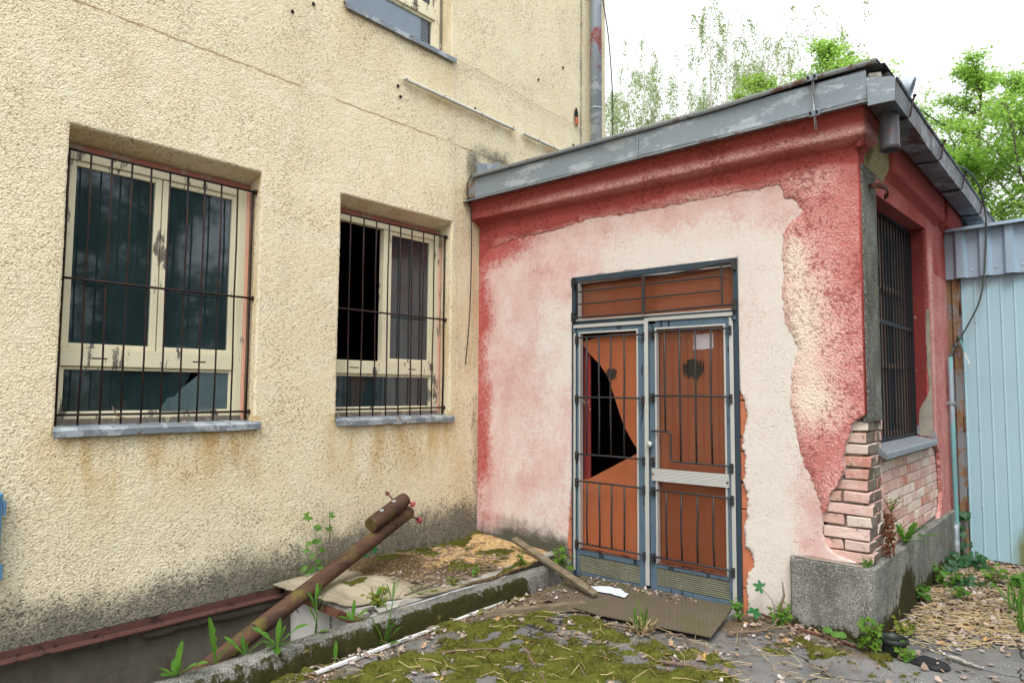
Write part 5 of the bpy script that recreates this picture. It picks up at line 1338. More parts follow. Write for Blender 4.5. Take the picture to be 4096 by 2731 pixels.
s0 = Vector((.372, -1.540, .497)); s1 = Vector((.275, -1.128, .632))
sl = log('short_log', s0, s1, .058, 8)
sdv = (s1 - s0).normalized(); side = Vector((.78, .0, .0)) ; cv = (Vector((4.63, -4.86, 1.52)) - s0).normalized()
o_ = (Vector((.35, -.45, .82))); o_ = (o_ - sdv * o_.dot(sdv)).normalized()
b = MB()
for t in (.30, .66):
    c = s0 + (s1 - s0) * t + o_ * .0585
    u = sdv; v = o_.cross(u)
    n = 16; rim = [c + (u * math.cos(2 * math.pi * i / n) + v * math.sin(2 * math.pi * i / n)) * .0165 for i in range(n)]
    b.prism(rim, o_ * .004)
b.each('metal_disc', 'stud', sl)
acr = pd.cross(Vector((0, 0, 1))).normalized()
def bolt(a, b_, cap=True):
    a, b_ = Vector(a), Vector(b_); m_ = MB(); m_.tube([a, b_], .0065, 8); o = m_.build('bolt', 'rust', po, True)
    d = (b_ - a).normalized(); u = d.orthogonal().normalized(); v = d.cross(u)
    if cap:
        m_ = MB(); rs = [(.020, -.012), (.021, .020), (.016, .020), (.015, -.004), (.004, -.004)]; vs = []; n = 16
        for r, h in rs:
            for j in range(n): an = 2 * math.pi * j / n; vs.append(b_ + d * h + (u * math.cos(an) + v * math.sin(an)) * r)
        m_.add(vs, [(i * n + j, i * n + (j + 1) % n, (i + 1) * n + (j + 1) % n, (i + 1) * n + j) for i in range(len(rs) - 1) for j in range(n)])
        m_.build('bolt_cap', 'capred', o, True)
    else:
        m_ = MB(); m_.bar(b_ - d * .035, b_ - d * .018, .024, .024); m_.build('nut', 'rust', o)
bolt((.29, -1.15, .535), (.335, -1.025, .462)); bolt((.285, -1.155, .645), (.335, -1.098, .598)); bolt((.30, -1.27, .65), (.20, -1.262, .700), False)
b = MB()
for t in (-.25, .15, .40, .62, .86):
    c = B0 + (T0 - B0) * t; up_ = (Vector((.45, -.3, .84))); up_ = (up_ - pd * up_.dot(pd)).normalized(); c = c + up_ * .052
    b.tube([c, c + up_ * .022 + pd * .006], .006, 7)
b.each('wooden_peg', 'twig', po)

def plywood():
    V = []; F = []
    # outline in plan between the wall and the kerb, warped
    def left(t): return .03 + .015 * math.sin(t * 9)
    ys = np.linspace(-2.14, -.03, 110); n = 60
    for y in ys:
        t = (y + 2.14) / 2.11
        for j in range(n + 1):
            s = j / n; xr = .86 + .20 * sstep(0, .25, t) - .10 * sstep(.75, 1, t)
            x = .035 + s * (xr - .035)
            yy = y + .10 * s * (1 - t) * 1.0 * (1 - 2.2 * s * (1 - s)) - (.075 if False else 0) * s
            z = .125 + .07 * math.exp(-((s - .62) / .28) ** 2) * math.exp(-((t - .20) / .12) ** 2) - .055 * math.exp(-((s - .52) / .2) ** 2 - ((t - .40) / .10) ** 2)
            z += .06 * math.exp(-((s - .12) / .18) ** 2) * math.exp(-((t - .38) / .22) ** 2) + .03 * math.exp(-((s - .8) / .2) ** 2) * math.exp(-((t - .80) / .10) ** 2) - .045 * math.exp(-((s - .7) / .25) ** 2) * math.exp(-((t - .55) / .16) ** 2)
            z += .02 * (fbm(x * 4, y * 4, 15, 3) - .5) + .055 * sstep(.86, 1, t) * (1 - s)
            z += (.008 * (fbm(x * 30, y * 30, 5, 3) - .5)) * sstep(.2, .5, t)
            V.append((x + .008 * (fbm(y * 14, 3, 2) - .5) * (s == 1), yy + .045 * (fbm(x * 14, 9, 3) - .5) * (y == ys[0]), z))
    m_ = n + 1
    for i in range(len(ys) - 1):
        for j in range(n): F.append((i * m_ + j, i * m_ + j + 1, (i + 1) * m_ + j + 1, (i + 1) * m_ + j))
    o = thing('plywood_sheet', 'warped rotting plywood board covering the pit, tan and mouldy', 'board', (.5, -1, .1))
    A = np.array(V); tt = np.repeat((ys + 2.14) / 2.11, n + 1); ss = np.tile(np.linspace(0, 1, n + 1), len(ys)); gz = lambda s0, t0, a, b_: np.exp(-((ss - s0) / a) ** 2 - ((tt - t0) / b_) ** 2)
    dark = .9 * gz(.22, .40, .26, .17) + .8 * gz(.75, .55, .3, .2) + .5 * gz(.45, .30, .5, .05) + .45 * gz(.1, .68, .2, .14) + .5 * sstep(.93, 1., ss) * sstep(.3, .5, tt)  # brown rot patches; the narrow band is the fold's shadow put into colour
    tan_ = sstep(.34, .5, tt) * .75 + .5 * gz(.3, .92, .4, .12)
    q = link('sheet', V, F, 'ply', o, True, attrs=dict(dark=dark, tan=tan_)); s_ = q.modifiers.new('t', 'SOLIDIFY'); s_.thickness = .016; s_.offset = -1
    b = MB(); b.bar((.10, -2.02, .078), (.98, -2.03, .078), .05, .03); b.bar((.25, -1.96, .090), (.9, -1.98, .090), .14, .022); b.build('batten', 'rail', o)
    return np.array(V).reshape(len(ys), m_, 3)
PLY = plywood()
def plyz(x, y):
    d = np.hypot(PLY[:, :, 0] - x, PLY[:, :, 1] - y); i = np.unravel_index(np.argmin(d), d.shape); return PLY[i][2]
rl = thing('edge_batten', 'long grey weathered batten lying along the inner side of the kerb', 'batten', (1.0, -1, .1))
b = MB(); rows = []
pr_ = [(-.03, 0), (.028, .0), (.032, .012), (.02, .026), (-.02, .03), (-.03, .02), (-.03, 0)]
for yy in np.linspace(-2.0, -.04, 60):
    cx = 1.045 - .075 * (yy + 2.0) / 2 - .02; e = .006 * (fbm(yy * 4, 0, 2) - .5); rows.append([(cx + p[0] + e, yy, .094 + p[1] + .02 * sstep(-1.0, 0, yy) + e) for p in pr_])
b.sweep(rows); b.build('strip', 'rail', rl)
def batten(label, a, b_, w_, h_, up=(0, 0, 1), nails=2):
    a, b_ = Vector(a), Vector(b_)
    o = thing('wooden_batten', label, 'batten', tuple(b_), 'loose wooden battens by the doorstep')
    m_ = MB(); m_.bar(a, b_, w_, h_, up); m_.build('timber', 'batten', o, bevel=.004)
    m_ = MB()
    for t in ((.06, .93) if nails == 2 else (.95,)):
        c = a + (b_ - a) * t; m_.tube([c + Vector((0, 0, h_ * .4)), c + Vector((.004, 0, h_ * .5 + .012))], .003, 6)
    m_.each('nail', 'rust', o)
batten('grey brown batten leaning from the plywood across the kerb to the doorstep', (.655, -.215, .232), (1.69, -.497, .022), .056, .032, (.0, -.25, 1))
batten('grey brown batten lying flat on the mossy ground, its end under the leaning one', (1.300, -1.29, -.016), (1.70, -.655, -.008), .055, .040, (0, 0, 1))
b = MB(); b.bar((1.330, -1.302, -.040), (1.735, -.66, -.032), .035, .012); tag(b.build('lath', 'batten', None, bevel=.003), 'thin split lath beside the flat batten on the moss', 'lath')
ws = thing('plastic_strip', 'long thin white plastic strip lying on the ground along the kerb', 'strip', (1.25, -1.5, -.04))
b = MB(); b.sweep([[(1.272 - .055 * sstep(0, 1, t) - .058 * t - .011, -2.598 + 2.13 * t, -.037), (1.272 - .055 * sstep(0, 1, t) - .058 * t - .011, -2.598 + 2.13 * t, -.024 + .004 * math.sin(9 * t)), (1.272 - .055 * sstep(0, 1, t) - .058 * t + .011, -2.598 + 2.13 * t, -.024 + .004 * math.sin(9 * t)), (1.272 - .055 * sstep(0, 1, t) - .058 * t + .011, -2.598 + 2.13 * t, -.037)] for t in np.linspace(0, 1, 50)])
b.build('strip', 'white', ws)
po_ = rough_line([(1.448, -.373), (1.50, -.315), (1.56, -.255), (1.636, -.203), (1.69, -.225), (1.74, -.220), (1.79, -.262), (1.842, -.285), (1.852, -.33), (1.862, -.374), (1.80, -.375), (1.72, -.36), (1.62, -.375), (1.53, -.39), (1.448, -.373)], .008, .02, 6)[:-1]
V, F = poly_mesh(po_, [], .02)
b = MB(); b.add([(x, y, .004 + .012 * fbm(x * 14, y * 14, 5)) for x, y in V], F.tolist()); o = b.build('plastic_scrap', 'paper', None, True); o.modifiers.new('t', 'SOLIDIFY').thickness = .003; tag(o, 'torn pale blue white sheet scrap on the doorstep plate', 'scrap')
b = MB(); b.tube([(2.70, -.075, .015), (2.9, -.10, -.005), (3.1, -.13, -.022), (3.32, -.15, -.035), (3.43, -.17, -.04)], .0085, 8); tag(b.build('steel_rod', 'rust', None, True), 'rusty thin steel rod along the foot of the concrete plinth', 'rod')
b = MB(); b.lathe((3.572, -.105, -.07), [(.0, .012), (.060, .012), (.066, .07), (.068, .092), (.079, .094), (.082, .100), (.082, .118), (.077, .122), (.070, .118), (.064, .09), (.058, .015)], 32); tag(b.build('flower_pot', 'pot', None, True), 'black green plastic pot sunk beside the plinth corner', 'pot')
ld = thing('pipe_lid', 'flat dark oval plastic cover with a finger hole on the ground by the pot', 'lid', (3.755, -.145, -.05))
def stad(cx, cy, a, hw, r, n=10):
    u = Vector((math.cos(a), math.sin(a), 0)); v = Vector((-math.sin(a), math.cos(a), 0)); out = []
    for k in range(n + 1): t = -math.pi / 2 + math.pi * k / n; out.append(Vector((cx, cy, 0)) + u * (hw + r * math.cos(t)) + v * r * math.sin(t))
    out += [Vector((cx, cy, 0)) - u * hw + v * r, Vector((cx, cy, 0)) - u * hw - v * r]; return out
b = MB(); b.prism([p + Vector((0, 0, -.048)) for p in stad(3.745, -.145, -.35, .055, .075)], (0, 0, .018)); b.build('plate', 'lid', ld, bevel=.004)
b = MB()
rim = stad(3.745, -.145, -.35, .05, .066); b.tube([p + Vector((0, 0, -.029)) for p in rim + rim[:1]], .003, 6, False)
for t in np.linspace(-.09, .05, 9): c = Vector((3.745, -.145, -.029)) + Vector((math.cos(-.35), math.sin(-.35), 0)) * t; n_ = Vector((-math.sin(-.35), math.cos(-.35), 0)); b.bar(c - n_ * .05, c + n_ * .05, .003, .003)
b.build('rib', 'lid', ld)
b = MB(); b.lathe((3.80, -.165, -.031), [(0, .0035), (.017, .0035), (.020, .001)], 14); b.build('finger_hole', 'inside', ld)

# ================================================================== PLANTS
def strip_leaf(b, base, az, el, L, W, droop=1.0, lobes=0, fold=.25, twist=0., n=14):
    if lobes: n = 22
    d = Vector((math.cos(az) * math.cos(el), math.sin(az) * math.cos(el), math.sin(el))); p = Vector(base); vs = []
    for i in range(n + 1):
        t = i / n
        sd_ = d.cross(Vector((0, 0, 1))); sd_ = sd_.normalized() if sd_.length > 1e-4 else Vector((1, 0, 0))
        sd_ = (sd_ * math.cos(twist * t) + d.cross(sd_) * math.sin(twist * t)); up = sd_.cross(d).normalized()
        w_ = W * 1.25 * (math.sin(math.pi * min(1, t * .92 + .05)) ** .8) * (.35 + .65 * t ** .7) + .0015
        if lobes: w_ *= (.36 + .80 * abs(math.sin(math.pi * lobes * t)) ** .8) if t < .80 else 1
        vs += [p - sd_ * w_ + up * w_ * fold, p, p + sd_ * w_ + up * w_ * fold]
        p = p + d * (L / n); d = (d + Vector((0, 0, -1)) * droop * L * 1.2 / n * (.4 + 1.6 * t)).normalized()
    fs = []
    for i in range(n): fs += [(i * 3, i * 3 + 1, i * 3 + 4, i * 3 + 3), (i * 3 + 1, i * 3 + 2, i * 3 + 5, i * 3 + 4)]
    b.add(vs, fs)
def palm_leaf(b, c, nrm, fwd, size, lobes=5, cut=.52):
    c = Vector(c); nrm = Vector(nrm).normalized(); f = Vector(fwd); f = (f - nrm * f.dot(nrm)).normalized(); s_ = nrm.cross(f); n = lobes * 6; vs = [c]
    for i in range(n + 1):
        th = -2.5 + 5.0 * i / n; k = abs(math.cos(lobes * (th + 2.5) / 5.0 * math.pi - math.pi / 2 + 0)); ph = (i / n * lobes) % 1
        r = size * (cut + (1 - cut) * (1 - abs(2 * ph - 1)) ** .8) * (1 - .22 * abs(th) / 2.5) * random.uniform(.93, 1.05)
        vs.append(c + (f * math.cos(th) + s_ * math.sin(th)) * r + nrm * (-.25 * r * r / size + .10 * r * abs(math.sin(th * 2))))
    b.add(vs, [(0, i, i + 1) for i in range(1, n + 1)])
def oval_leaf(b, c, nrm, fwd, L, W):
    c = Vector(c); nrm = Vector(nrm).normalized(); f = Vector(fwd); f = (f - nrm * f.dot(nrm)).normalized(); s_ = nrm.cross(f); vs = []; n = 6
    for i in range(n + 1):
        t = i / n; w_ = W * math.sin(math.pi * (.04 + .94 * t)) ** .8; q = c + f * L * t - nrm * L * .18 * t * t
        vs += [q - s_ * w_ + nrm * w_ * .25, q, q + s_ * w_ + nrm * w_ * .25]
    fs = []
    for i in range(n): fs += [(i * 3, i * 3 + 1, i * 3 + 4, i * 3 + 3), (i * 3 + 1, i * 3 + 2, i * 3 + 5, i * 3 + 4)]
    b.add(vs, fs)
WG = 'green weeds growing from the cracks'
def dandelion(label, p, leaves, mat='dandelion', cat='weed', group=WG):
    """leaves: list of (azimuth deg, elevation deg, length, width, lobes)"""
    o = thing('dandelion', label, cat, p, group)
    b = MB()
    for (az, el, L, W, lb) in leaves: L, W = L * .86, W * .95; strip_leaf(b, (p[0] + .004 * math.cos(R(az)), p[1] + .004 * math.sin(R(az)), p[2]), R(az), R(el), L, W, 1.0 + 1.6 * (L > .17) * (el < 60), lb, .3, random.uniform(-.5, .5))
    b.build('leaves', mat, o, True); return o
# camera looks along azimuth ~131 deg, so picture-right is azimuth 41, picture-left 221
dandelion('broad leaved dandelion at the near end of the kerb, before the post foot', (1.062, -3.262, .095), [(100, 80, .19, .021, 0), (40, 35, .20, .024, 3), (10, 60, .11, .017, 0), (220, 28, .11, .022, 0), (160, 50, .10, .02, 0), (280, 25, .09, .02, 0), (330, 40, .10, .018, 3)])
dandelion('tall deeply toothed dandelion leaf standing upright at the post foot', (1.054, -3.05, .095), [(200, 78, .27, .023, 5), (45, 58, .20, .014, 0), (75, 70, .09, .010, 0), (250, 30, .06, .008, 0)])
dandelion('small arching dandelion on the kerb in front of the post foot', (1.054, -2.893, .095), [(212, 40, .17, .013, 6), (40, 40, .15, .015, 5), (180, 72, .11, .012, 0), (60, 78, .08, .009, 0)])
dandelion('largest dandelion, one leaf hanging over the kerb face under the post', (1.075, -2.715, .096), [(115, 82, .17, .018, 0), (40, 48, .24, .024, 2), (218, 45, .20, .017, 3), (330, 8, .17, .023, 4), (10, 25, .15, .02, 3), (250, 30, .09, .015, 0), (70, 70, .13, .015, 0), (300, 20, .13, .02, 3)])
dandelion('short dandelion rosette on the kerb under the plywood corner', (1.035, -2.18, .097), [(120, 80, .14, .014, 0), (40, 40, .13, .018, 0), (215, 15, .11, .018, 0), (20, 20, .11, .018, 0), (180, 40, .08, .012, 0)])
dandelion('tiny three leaved seedling at the foot of the kerb face', (1.205, -2.425, -.045), [(120, 84, .14, .012, 0), (205, 35, .07, .013, 0), (35, 30, .08, .013, 0)])
dandelion('broad dandelion on top of the plinth below the side window', (3.435, .93, .42), [(60, 58, .22, .026, 4), (130, 62, .20, .024, 3), (300, 50, .24, .020, 5), (350, 55, .26, .020, 5), (10, 35, .30, .018, 6), (250, 60, .2, .020, 4), (200, 65, .18, .022, 2), (330, 25, .26, .018, 5), (40, 60, .2, .022, 3), (320, 40, .25, .018, 5), (285, 30, .22, .018, 4), (20, 70, .2, .022, 2)])
def upright(label, p, H, lv, name='sow_thistle', top=None, mat='dandelion', lean=(0, 0)):
    o = thing(name, label, 'weed', p, WG); b = MB()
    tip = Vector(p) + Vector((lean[0], lean[1], H)); b.tube([p, Vector(p).lerp(tip, .5) + Vector((.005, .003, 0)), tip], [.005, .004, .002], 6); b.build('stem', 'grass', o, True)
    b = MB()
    for (t, az, el, L, W, lb) in lv: q = Vector(p).lerp(tip, t); strip_leaf(b, q, R(az), R(el), L, W, .5, lb, .3)
    b.build('leaves', mat, o, True); return o
upright('slender upright weed with willow leaves before the whitewashed wall', (1.045, -2.45, .09), .20, [(.35, 210, 60, .10, .009, 0), (.45, 40, 60, .12, .009, 0), (.6, 200, 65, .13, .011, 0), (.7, 50, 60, .15, .012, 0), (.85, 130, 80, .12, .010, 0), (.9, 20, 70, .13, .010, 0), (.8, 230, 55, .10, .010, 0), (0, 30, 20, .09, .02, 0)])
upright('tallest weed at the kerb foot with thin forked upper leaves', (1.21, -2.08, -.04), .30, [(.02, 215, 30, .12, .018, 3), (.04, 225, 65, .18, .020, 4), (.05, 40, 45, .15, .022, 2), (.08, 20, 60, .16, .022, 3), (.02, 30, 15, .10, .022, 0), (.55, 40, 50, .16, .008, 0), (.6, 210, 60, .12, .007, 0), (.75, 30, 55, .15, .007, 0), (.85, 200, 70, .12, .006, 0), (.95, 60, 70, .13, .006, 0), (.9, 130, 60, .12, .006, 0)], lean=(.03, .05))
upright('two pointed weed leaves rising behind the bushy weed on the kerb', (1.0, -1.97, .10), .08, [(.3, 215, 72, .13, .012, 0), (.6, 60, 70, .13, .014, 0), (.8, 120, 60, .09, .01, 0)])
upright('lone pointed weed on the kerb edge beside the debris', (1.0, -1.64, .10), .06, [(.2, 35, 62, .12, .015, 0), (.4, 30, 25, .13, .013, 2), (.5, 210, 50, .07, .011, 0)])
def bushy(name, label, p, H, nst, spread, size, mat, kind='palm', seed=1, bare=0, cat='sapling', group='small maple saplings and bushy weeds'):
    rr = random.Random(seed); o = thing(name, label, cat, p, group); st = MB(); lf = MB()
    for k in range(nst):
        az = rr.uniform(0, 6.28); h = H * rr.uniform(.55, 1); tip = Vector(p) + Vector((math.cos(az) * spread * rr.uniform(.2, 1), math.sin(az) * spread * rr.uniform(.2, 1), h))
        mid = Vector(p).lerp(tip, .5) + Vector((rr.uniform(-.01, .01), rr.uniform(-.01, .01), h * .08)); st.tube([p, mid, tip], [.0035, .0025, .0012], 5)
        for t in (.35, .55, .75, .9, 1.0):
            if t < bare: continue
            q = Vector(p).lerp(tip, t); a2 = rr.uniform(0, 6.28); s_ = size * rr.uniform(.55, 1.1)
            off = Vector((math.cos(a2), math.sin(a2), .15)) * s_ * .9; st.tube([q, q + off * .8], .001, 4)
            nr = Vector((rr.uniform(-.7, .9), rr.uniform(-1., .2), 1)); fw = Vector((math.cos(a2), math.sin(a2), -.2))
            if kind == 'palm': palm_leaf(lf, q + off, nr, fw, s_)
            else: oval_leaf(lf, q + off * .3, nr, fw, s_ * 1.7, s_ * .55)
    st.build('stem', 'stem', o, True); lf.build('leaves', mat, o, True); return o
bushy('bushy_weed', 'yellow green bushy weed on the kerb beside the plywood corner', (.985, -1.94, .10), .15, 8, .09, .028, 'olive', 'palm', 3)
bushy('bushy_weed', 'low reddish yellow weed on the kerb by the middle of the plywood', (1.0, -1.29, .11), .075, 6, .05, .016, 'olive', 'oval', 5)
bushy('bushy_weed', 'sparse yellow green weed between batten and kerb', (1.03, -1.50, .10), .05, 5, .04, .013, 'olive', 'oval', 6)
bushy('bushy_weed', 'bright little seedling at the debris edge of the plywood', (.98, -1.03, .13), .07, 3, .03, .022, 'dandelion', 'oval', 7)
bushy('bushy_weed', 'leafy sprig growing beside the leaning batten', (1.02, -.56, .14), .10, 6, .06, .02, 'maple', 'oval', 8)
bushy('maple_sapling', 'maple sapling in the corner between kerb end and double door', (1.16, -.20, -.02), .30, 7, .09, .045, 'maple', 'palm', 9)
bushy('bushy_weed', 'upright oval leaved weed between door frame foot and maple sapling', (2.648, -.19, -.05), .22, 5, .05, .025, 'dandelion', 'oval', 10)
o = bushy('maple_sapling', 'maple sapling with two big deep green leaves beside the plinth', (2.89, -.10, -.05), .17, 9, .07, .03, 'maple', 'palm', 21, cat='sapling')
b = MB(); palm_leaf(b, (2.735, -.16, .03), (.3, -.6, .8), (.3, .2, .6), .062); palm_leaf(b, (2.775, -.12, .20), (.5, -.7, .5), (-.7, -.3, .3), .055); b.each('big_leaf', 'deepmaple', o, True)
b = MB(); b.tube([(2.735, -.16, .03), (2.745, -.15, -.05)], .0025, 5); b.tube([(2.775, -.12, .20), (2.83, -.08, .12), (2.88, -.08, -.02)], .0025, 5); b.tube([(2.90, -.10, -.05), (2.895, -.09, .10), (2.915, -.08, .16), (2.905, -.08, .25)], [.012, .010, .008, .005], 7); b.build('dry_stem', 'twig', o, True)
o = bushy('maple_sapling', 'reddish green maple sapling standing before the plinth corner', (3.455, -.19, -.055), .21, 11, .07, .036, 'maple', 'palm', 23)
b = MB()
for (dx, dy, r_) in ((-.20, -.02, .035), (-.11, -.05, .03), (-.14, -.06, .028)): oval_leaf(b, (3.455 + dx, -.19 + dy, .02 + r_ * .5), (.3, -.7, .7), (-.5, -.2, .2), .06, .022)
b.tube([(3.45, -.19, -.05), (3.36, -.21, .01), (3.27, -.21, .03)], .002, 5); b.each('low_leaves', 'dandelion', o, True)
bushy('bushy_weed', 'small reddish green sprig in front of the plastic pot', (3.648, -.16, -.055), .09, 6, .07, .026, 'maple', 'palm', 25)
bushy('bushy_weed', 'yellowish weed tuft at the foot of the plinth side behind the pot', (3.545, .31, -.05), .10, 8, .08, .025, 'olive', 'oval', 26)
bushy('bushy_weed', 'light green weed by the mossy patch of the plinth side', (3.50, 1.16, -.04), .13, 7, .07, .03, 'dandelion', 'palm', 27)
bushy('nettle_plant', 'dark green nettle clump against the far plinth side', (3.54, 1.72, -.04), .20, 9, .12, .035, 'dandelion', 'oval', 28, cat='weed')
bushy('bushy_weed', 'upright small leaved weed in the straw before the shed', (3.86, 1.92, -.02), .17, 6, .06, .034, 'maple', 'oval', 29)
bushy('bushy_weed', 'flat wide leafy weed on the litter below the shed sheet', (3.99, 2.12, -.02), .09, 7, .14, .04, 'dandelion', 'oval', 30)
bushy('bushy_weed', 'low green weed in the straw in front of the nettles', (3.70, 1.40, -.02), .09, 6, .07, .03, 'dandelion', 'oval', 31)
bushy('bushy_weed', 'fresh green sprig on the plinth corner at the foot of the bricks', (3.415, -.02, .42), .07, 7, .035, .013, 'dandelion', 'oval', 32)
bushy('bushy_weed', 'bright green sprig among the bricks above the dried plant', (3.44, .52, .70), .13, 6, .09, .014, 'maple', 'oval', 33)
# dried brown plant hanging on the brick edge
o = thing('dried_plant', 'dried brown plant hanging on the brick edge above the plinth', 'plant', (3.44, .36, .7)); b = MB()
for i in range(260):
    t = random.random(); c = Vector((3.455 + random.uniform(-.02, .03), .36 + random.uniform(-.05, .05) * (1 - .4 * t), .72 - .27 * t)); oval_leaf(b, c, (random.uniform(-1, 1), random.uniform(-1, 1), random.uniform(-1, 1)), (random.uniform(-1, 1), random.uniform(-1, 1), -1), .028, .007)
b.build('leaves', 'dried', o); b = MB(); b.tube([(3.43, .36, .73), (3.46, .36, .6), (3.45, .35, .44)], .005, 5); b.build('stem', 'dried', o)
# creeper sprigs on the yellow wall behind the post
o = thing('wall_sapling', 'thin sapling climbing the cream wall behind the leaning post', 'sapling', (.05, -1.72, .1)); b = MB(); lf = MB()
b.tube([(.06, -1.70, .10), (.07, -1.69, .30), (.06, -1.685, .46), (.06, -1.69, .62)], [.005, .005, .004, .002], 6); b.tube([(.06, -1.72, .10), (.07, -1.80, .25), (.08, -1.82, .42), (.08, -1.86, .55)], [.003, .003, .002, .001], 5); b.build('stem', 'twig', o, True)
for (y, z, s_, k) in ((-1.90, .58, .05, 1), (-1.69, .56, .035, 1), (-1.72, .47, .035, 2), (-1.83, .46, .032, 0), (-1.80, .50, .03, 0), (-1.82, .40, .03, 0), (-1.86, .38, .03, 0), (-1.78, .385, .03, 0), (-1.88, .33, .032, 0), (-1.84, .30, .03, 0), (-1.80, .33, .028, 0), (-1.90, .22, .034, 0), (-1.83, .20, .034, 0), (-1.87, .18, .03, 0), (-1.78, .22, .034, 0), (-1.76, .18, .03, 0)):
    nr = (1, random.uniform(-.6, -.1), random.uniform(.2, .8)); fw = (0, random.uniform(-1, .4), random.uniform(-.6, .4))
    if k: palm_leaf(lf, (.10, y, z), nr, fw, s_)
    else: oval_leaf(lf, (.10, y, z), nr, fw, s_ * 1.7, s_ * .55)
lf.build('leaves', 'dandelion', o, True)
o = thing('maple_seedling', 'single maple leaf seedling between plywood and cream wall', 'sapling', (.05, -1.3, .1)); b = MB(); palm_leaf(b, (.10, -1.30, .245), (1, -.5, .5), (.2, .7, .5), .05); palm_leaf(b, (.10, -1.36, .215), (1, -.5, .5), (.2, -.7, .2), .04); b.build('leaves', 'deepmaple', o, True); b = MB(); b.tube([(.05, -1.32, .1), (.09, -1.31, .24)], .002, 5); b.build('stem', 'stem', o)
def ivy(label, pts, n, size, seed, mat='ivy'):
    rr = random.Random(seed); o = thing('ivy', label, 'ivy', pts[0], 'dark ivy by the shed door'); st = MB(); lf = MB(); st.tube(pts, .004, 5); st.build('stem', 'stem', o)
    for i in range(n):
        t = rr.random() * (len(pts) - 1); k = int(t); c = Vector(pts[k]).lerp(Vector(pts[k + 1]), t - k) + Vector((rr.uniform(-.05, .05), rr.uniform(-.06, .0), rr.uniform(-.02, .05)))
        palm_leaf(lf, c, (rr.uniform(-.3, .6), -1, rr.uniform(.2, 1.0)), (rr.uniform(-.6, .6), -.3, -.6), size * rr.uniform(.7, 1.15), 3, .6)
    lf.build('leaves', mat, o, True)
ivy('dark ivy climbing in the gap between pipe and shed door', [(3.50, 2.98, -.04), (3.515, 2.97, .15), (3.51, 2.98, .32), (3.51, 2.98, .40)], 26, .045, 4)
ivy('dark ivy creeping over the litter in front of the shed', [(3.45, 2.5, -.02), (3.56, 2.6, .02), (3.64, 2.75, .03), (3.70, 2.5, -.01)], 30, .045, 5)
ivy('dark ivy at the foot of the upright pipe', [(3.475, 2.2, -.03), (3.50, 2.35, .05), (3.51, 2.5, .08)], 20, .04, 6)
ivy('scattered dark ivy leaves on the straw near the nettles', [(3.62, 1.80, -.02), (3.70, 1.95, -.01), (3.82, 1.85, -.01)], 16, .04, 7)
ivy('leafy vine sprig at the annex roof corner by the downpipe', [(.15, 2.1, 3.68), (.28, 2.15, 3.78), (.42, 2.1, 3.85)], 12, .06, 8, 'maple')
def grass(label, p, n, L, spread, mat='grass', seed=1, name='grass_tuft'):
    rr = random.Random(seed); o = thing(name, label, 'grass', p, 'tufts of grass'); b = MB()
    for i in range(n):
        az = rr.uniform(0, 6.28); r_ = rr.uniform(0, spread); strip_leaf(b, (p[0] + r_ * math.cos(az), p[1] + r_ * math.sin(az), p[2]), rr.uniform(0, 6.28), R(rr.uniform(45, 85)), L * rr.uniform(.5, 1), .0035, 1.3, 0, .2, 0, 8)
    b.build('blades', mat, o); return o
o = grass('thin grass tuft with straw foot in front of the tread plate', (2.24, -.80, -.045), 13, .22, .04, 'grass', 3)
b = MB(); rr = random.Random(2)
for i in range(90): az = rr.uniform(0, 6.28); strip_leaf(b, (2.25 + rr.uniform(-.04, .04), -.80 + rr.uniform(-.04, .04), -.045), az, R(rr.uniform(5, 60)), rr.uniform(.05, .12), .003, 1.8, 0, .1, 0, 5)
b.build('dry_blades', 'straw', o)
grass('tallest grass clump in front of the tin shed', (4.06, 1.28, -.03), 30, .30, .09, 'grass', 5)
grass('few long grass blades on the bare slab before the straw', (4.14, .80, -.04), 18, .30, .04, 'grass', 6)
grass('dense low grass on the litter close to the shed sheet', (4.10, 1.75, -.02), 26, .24, .14, 'grass', 7)

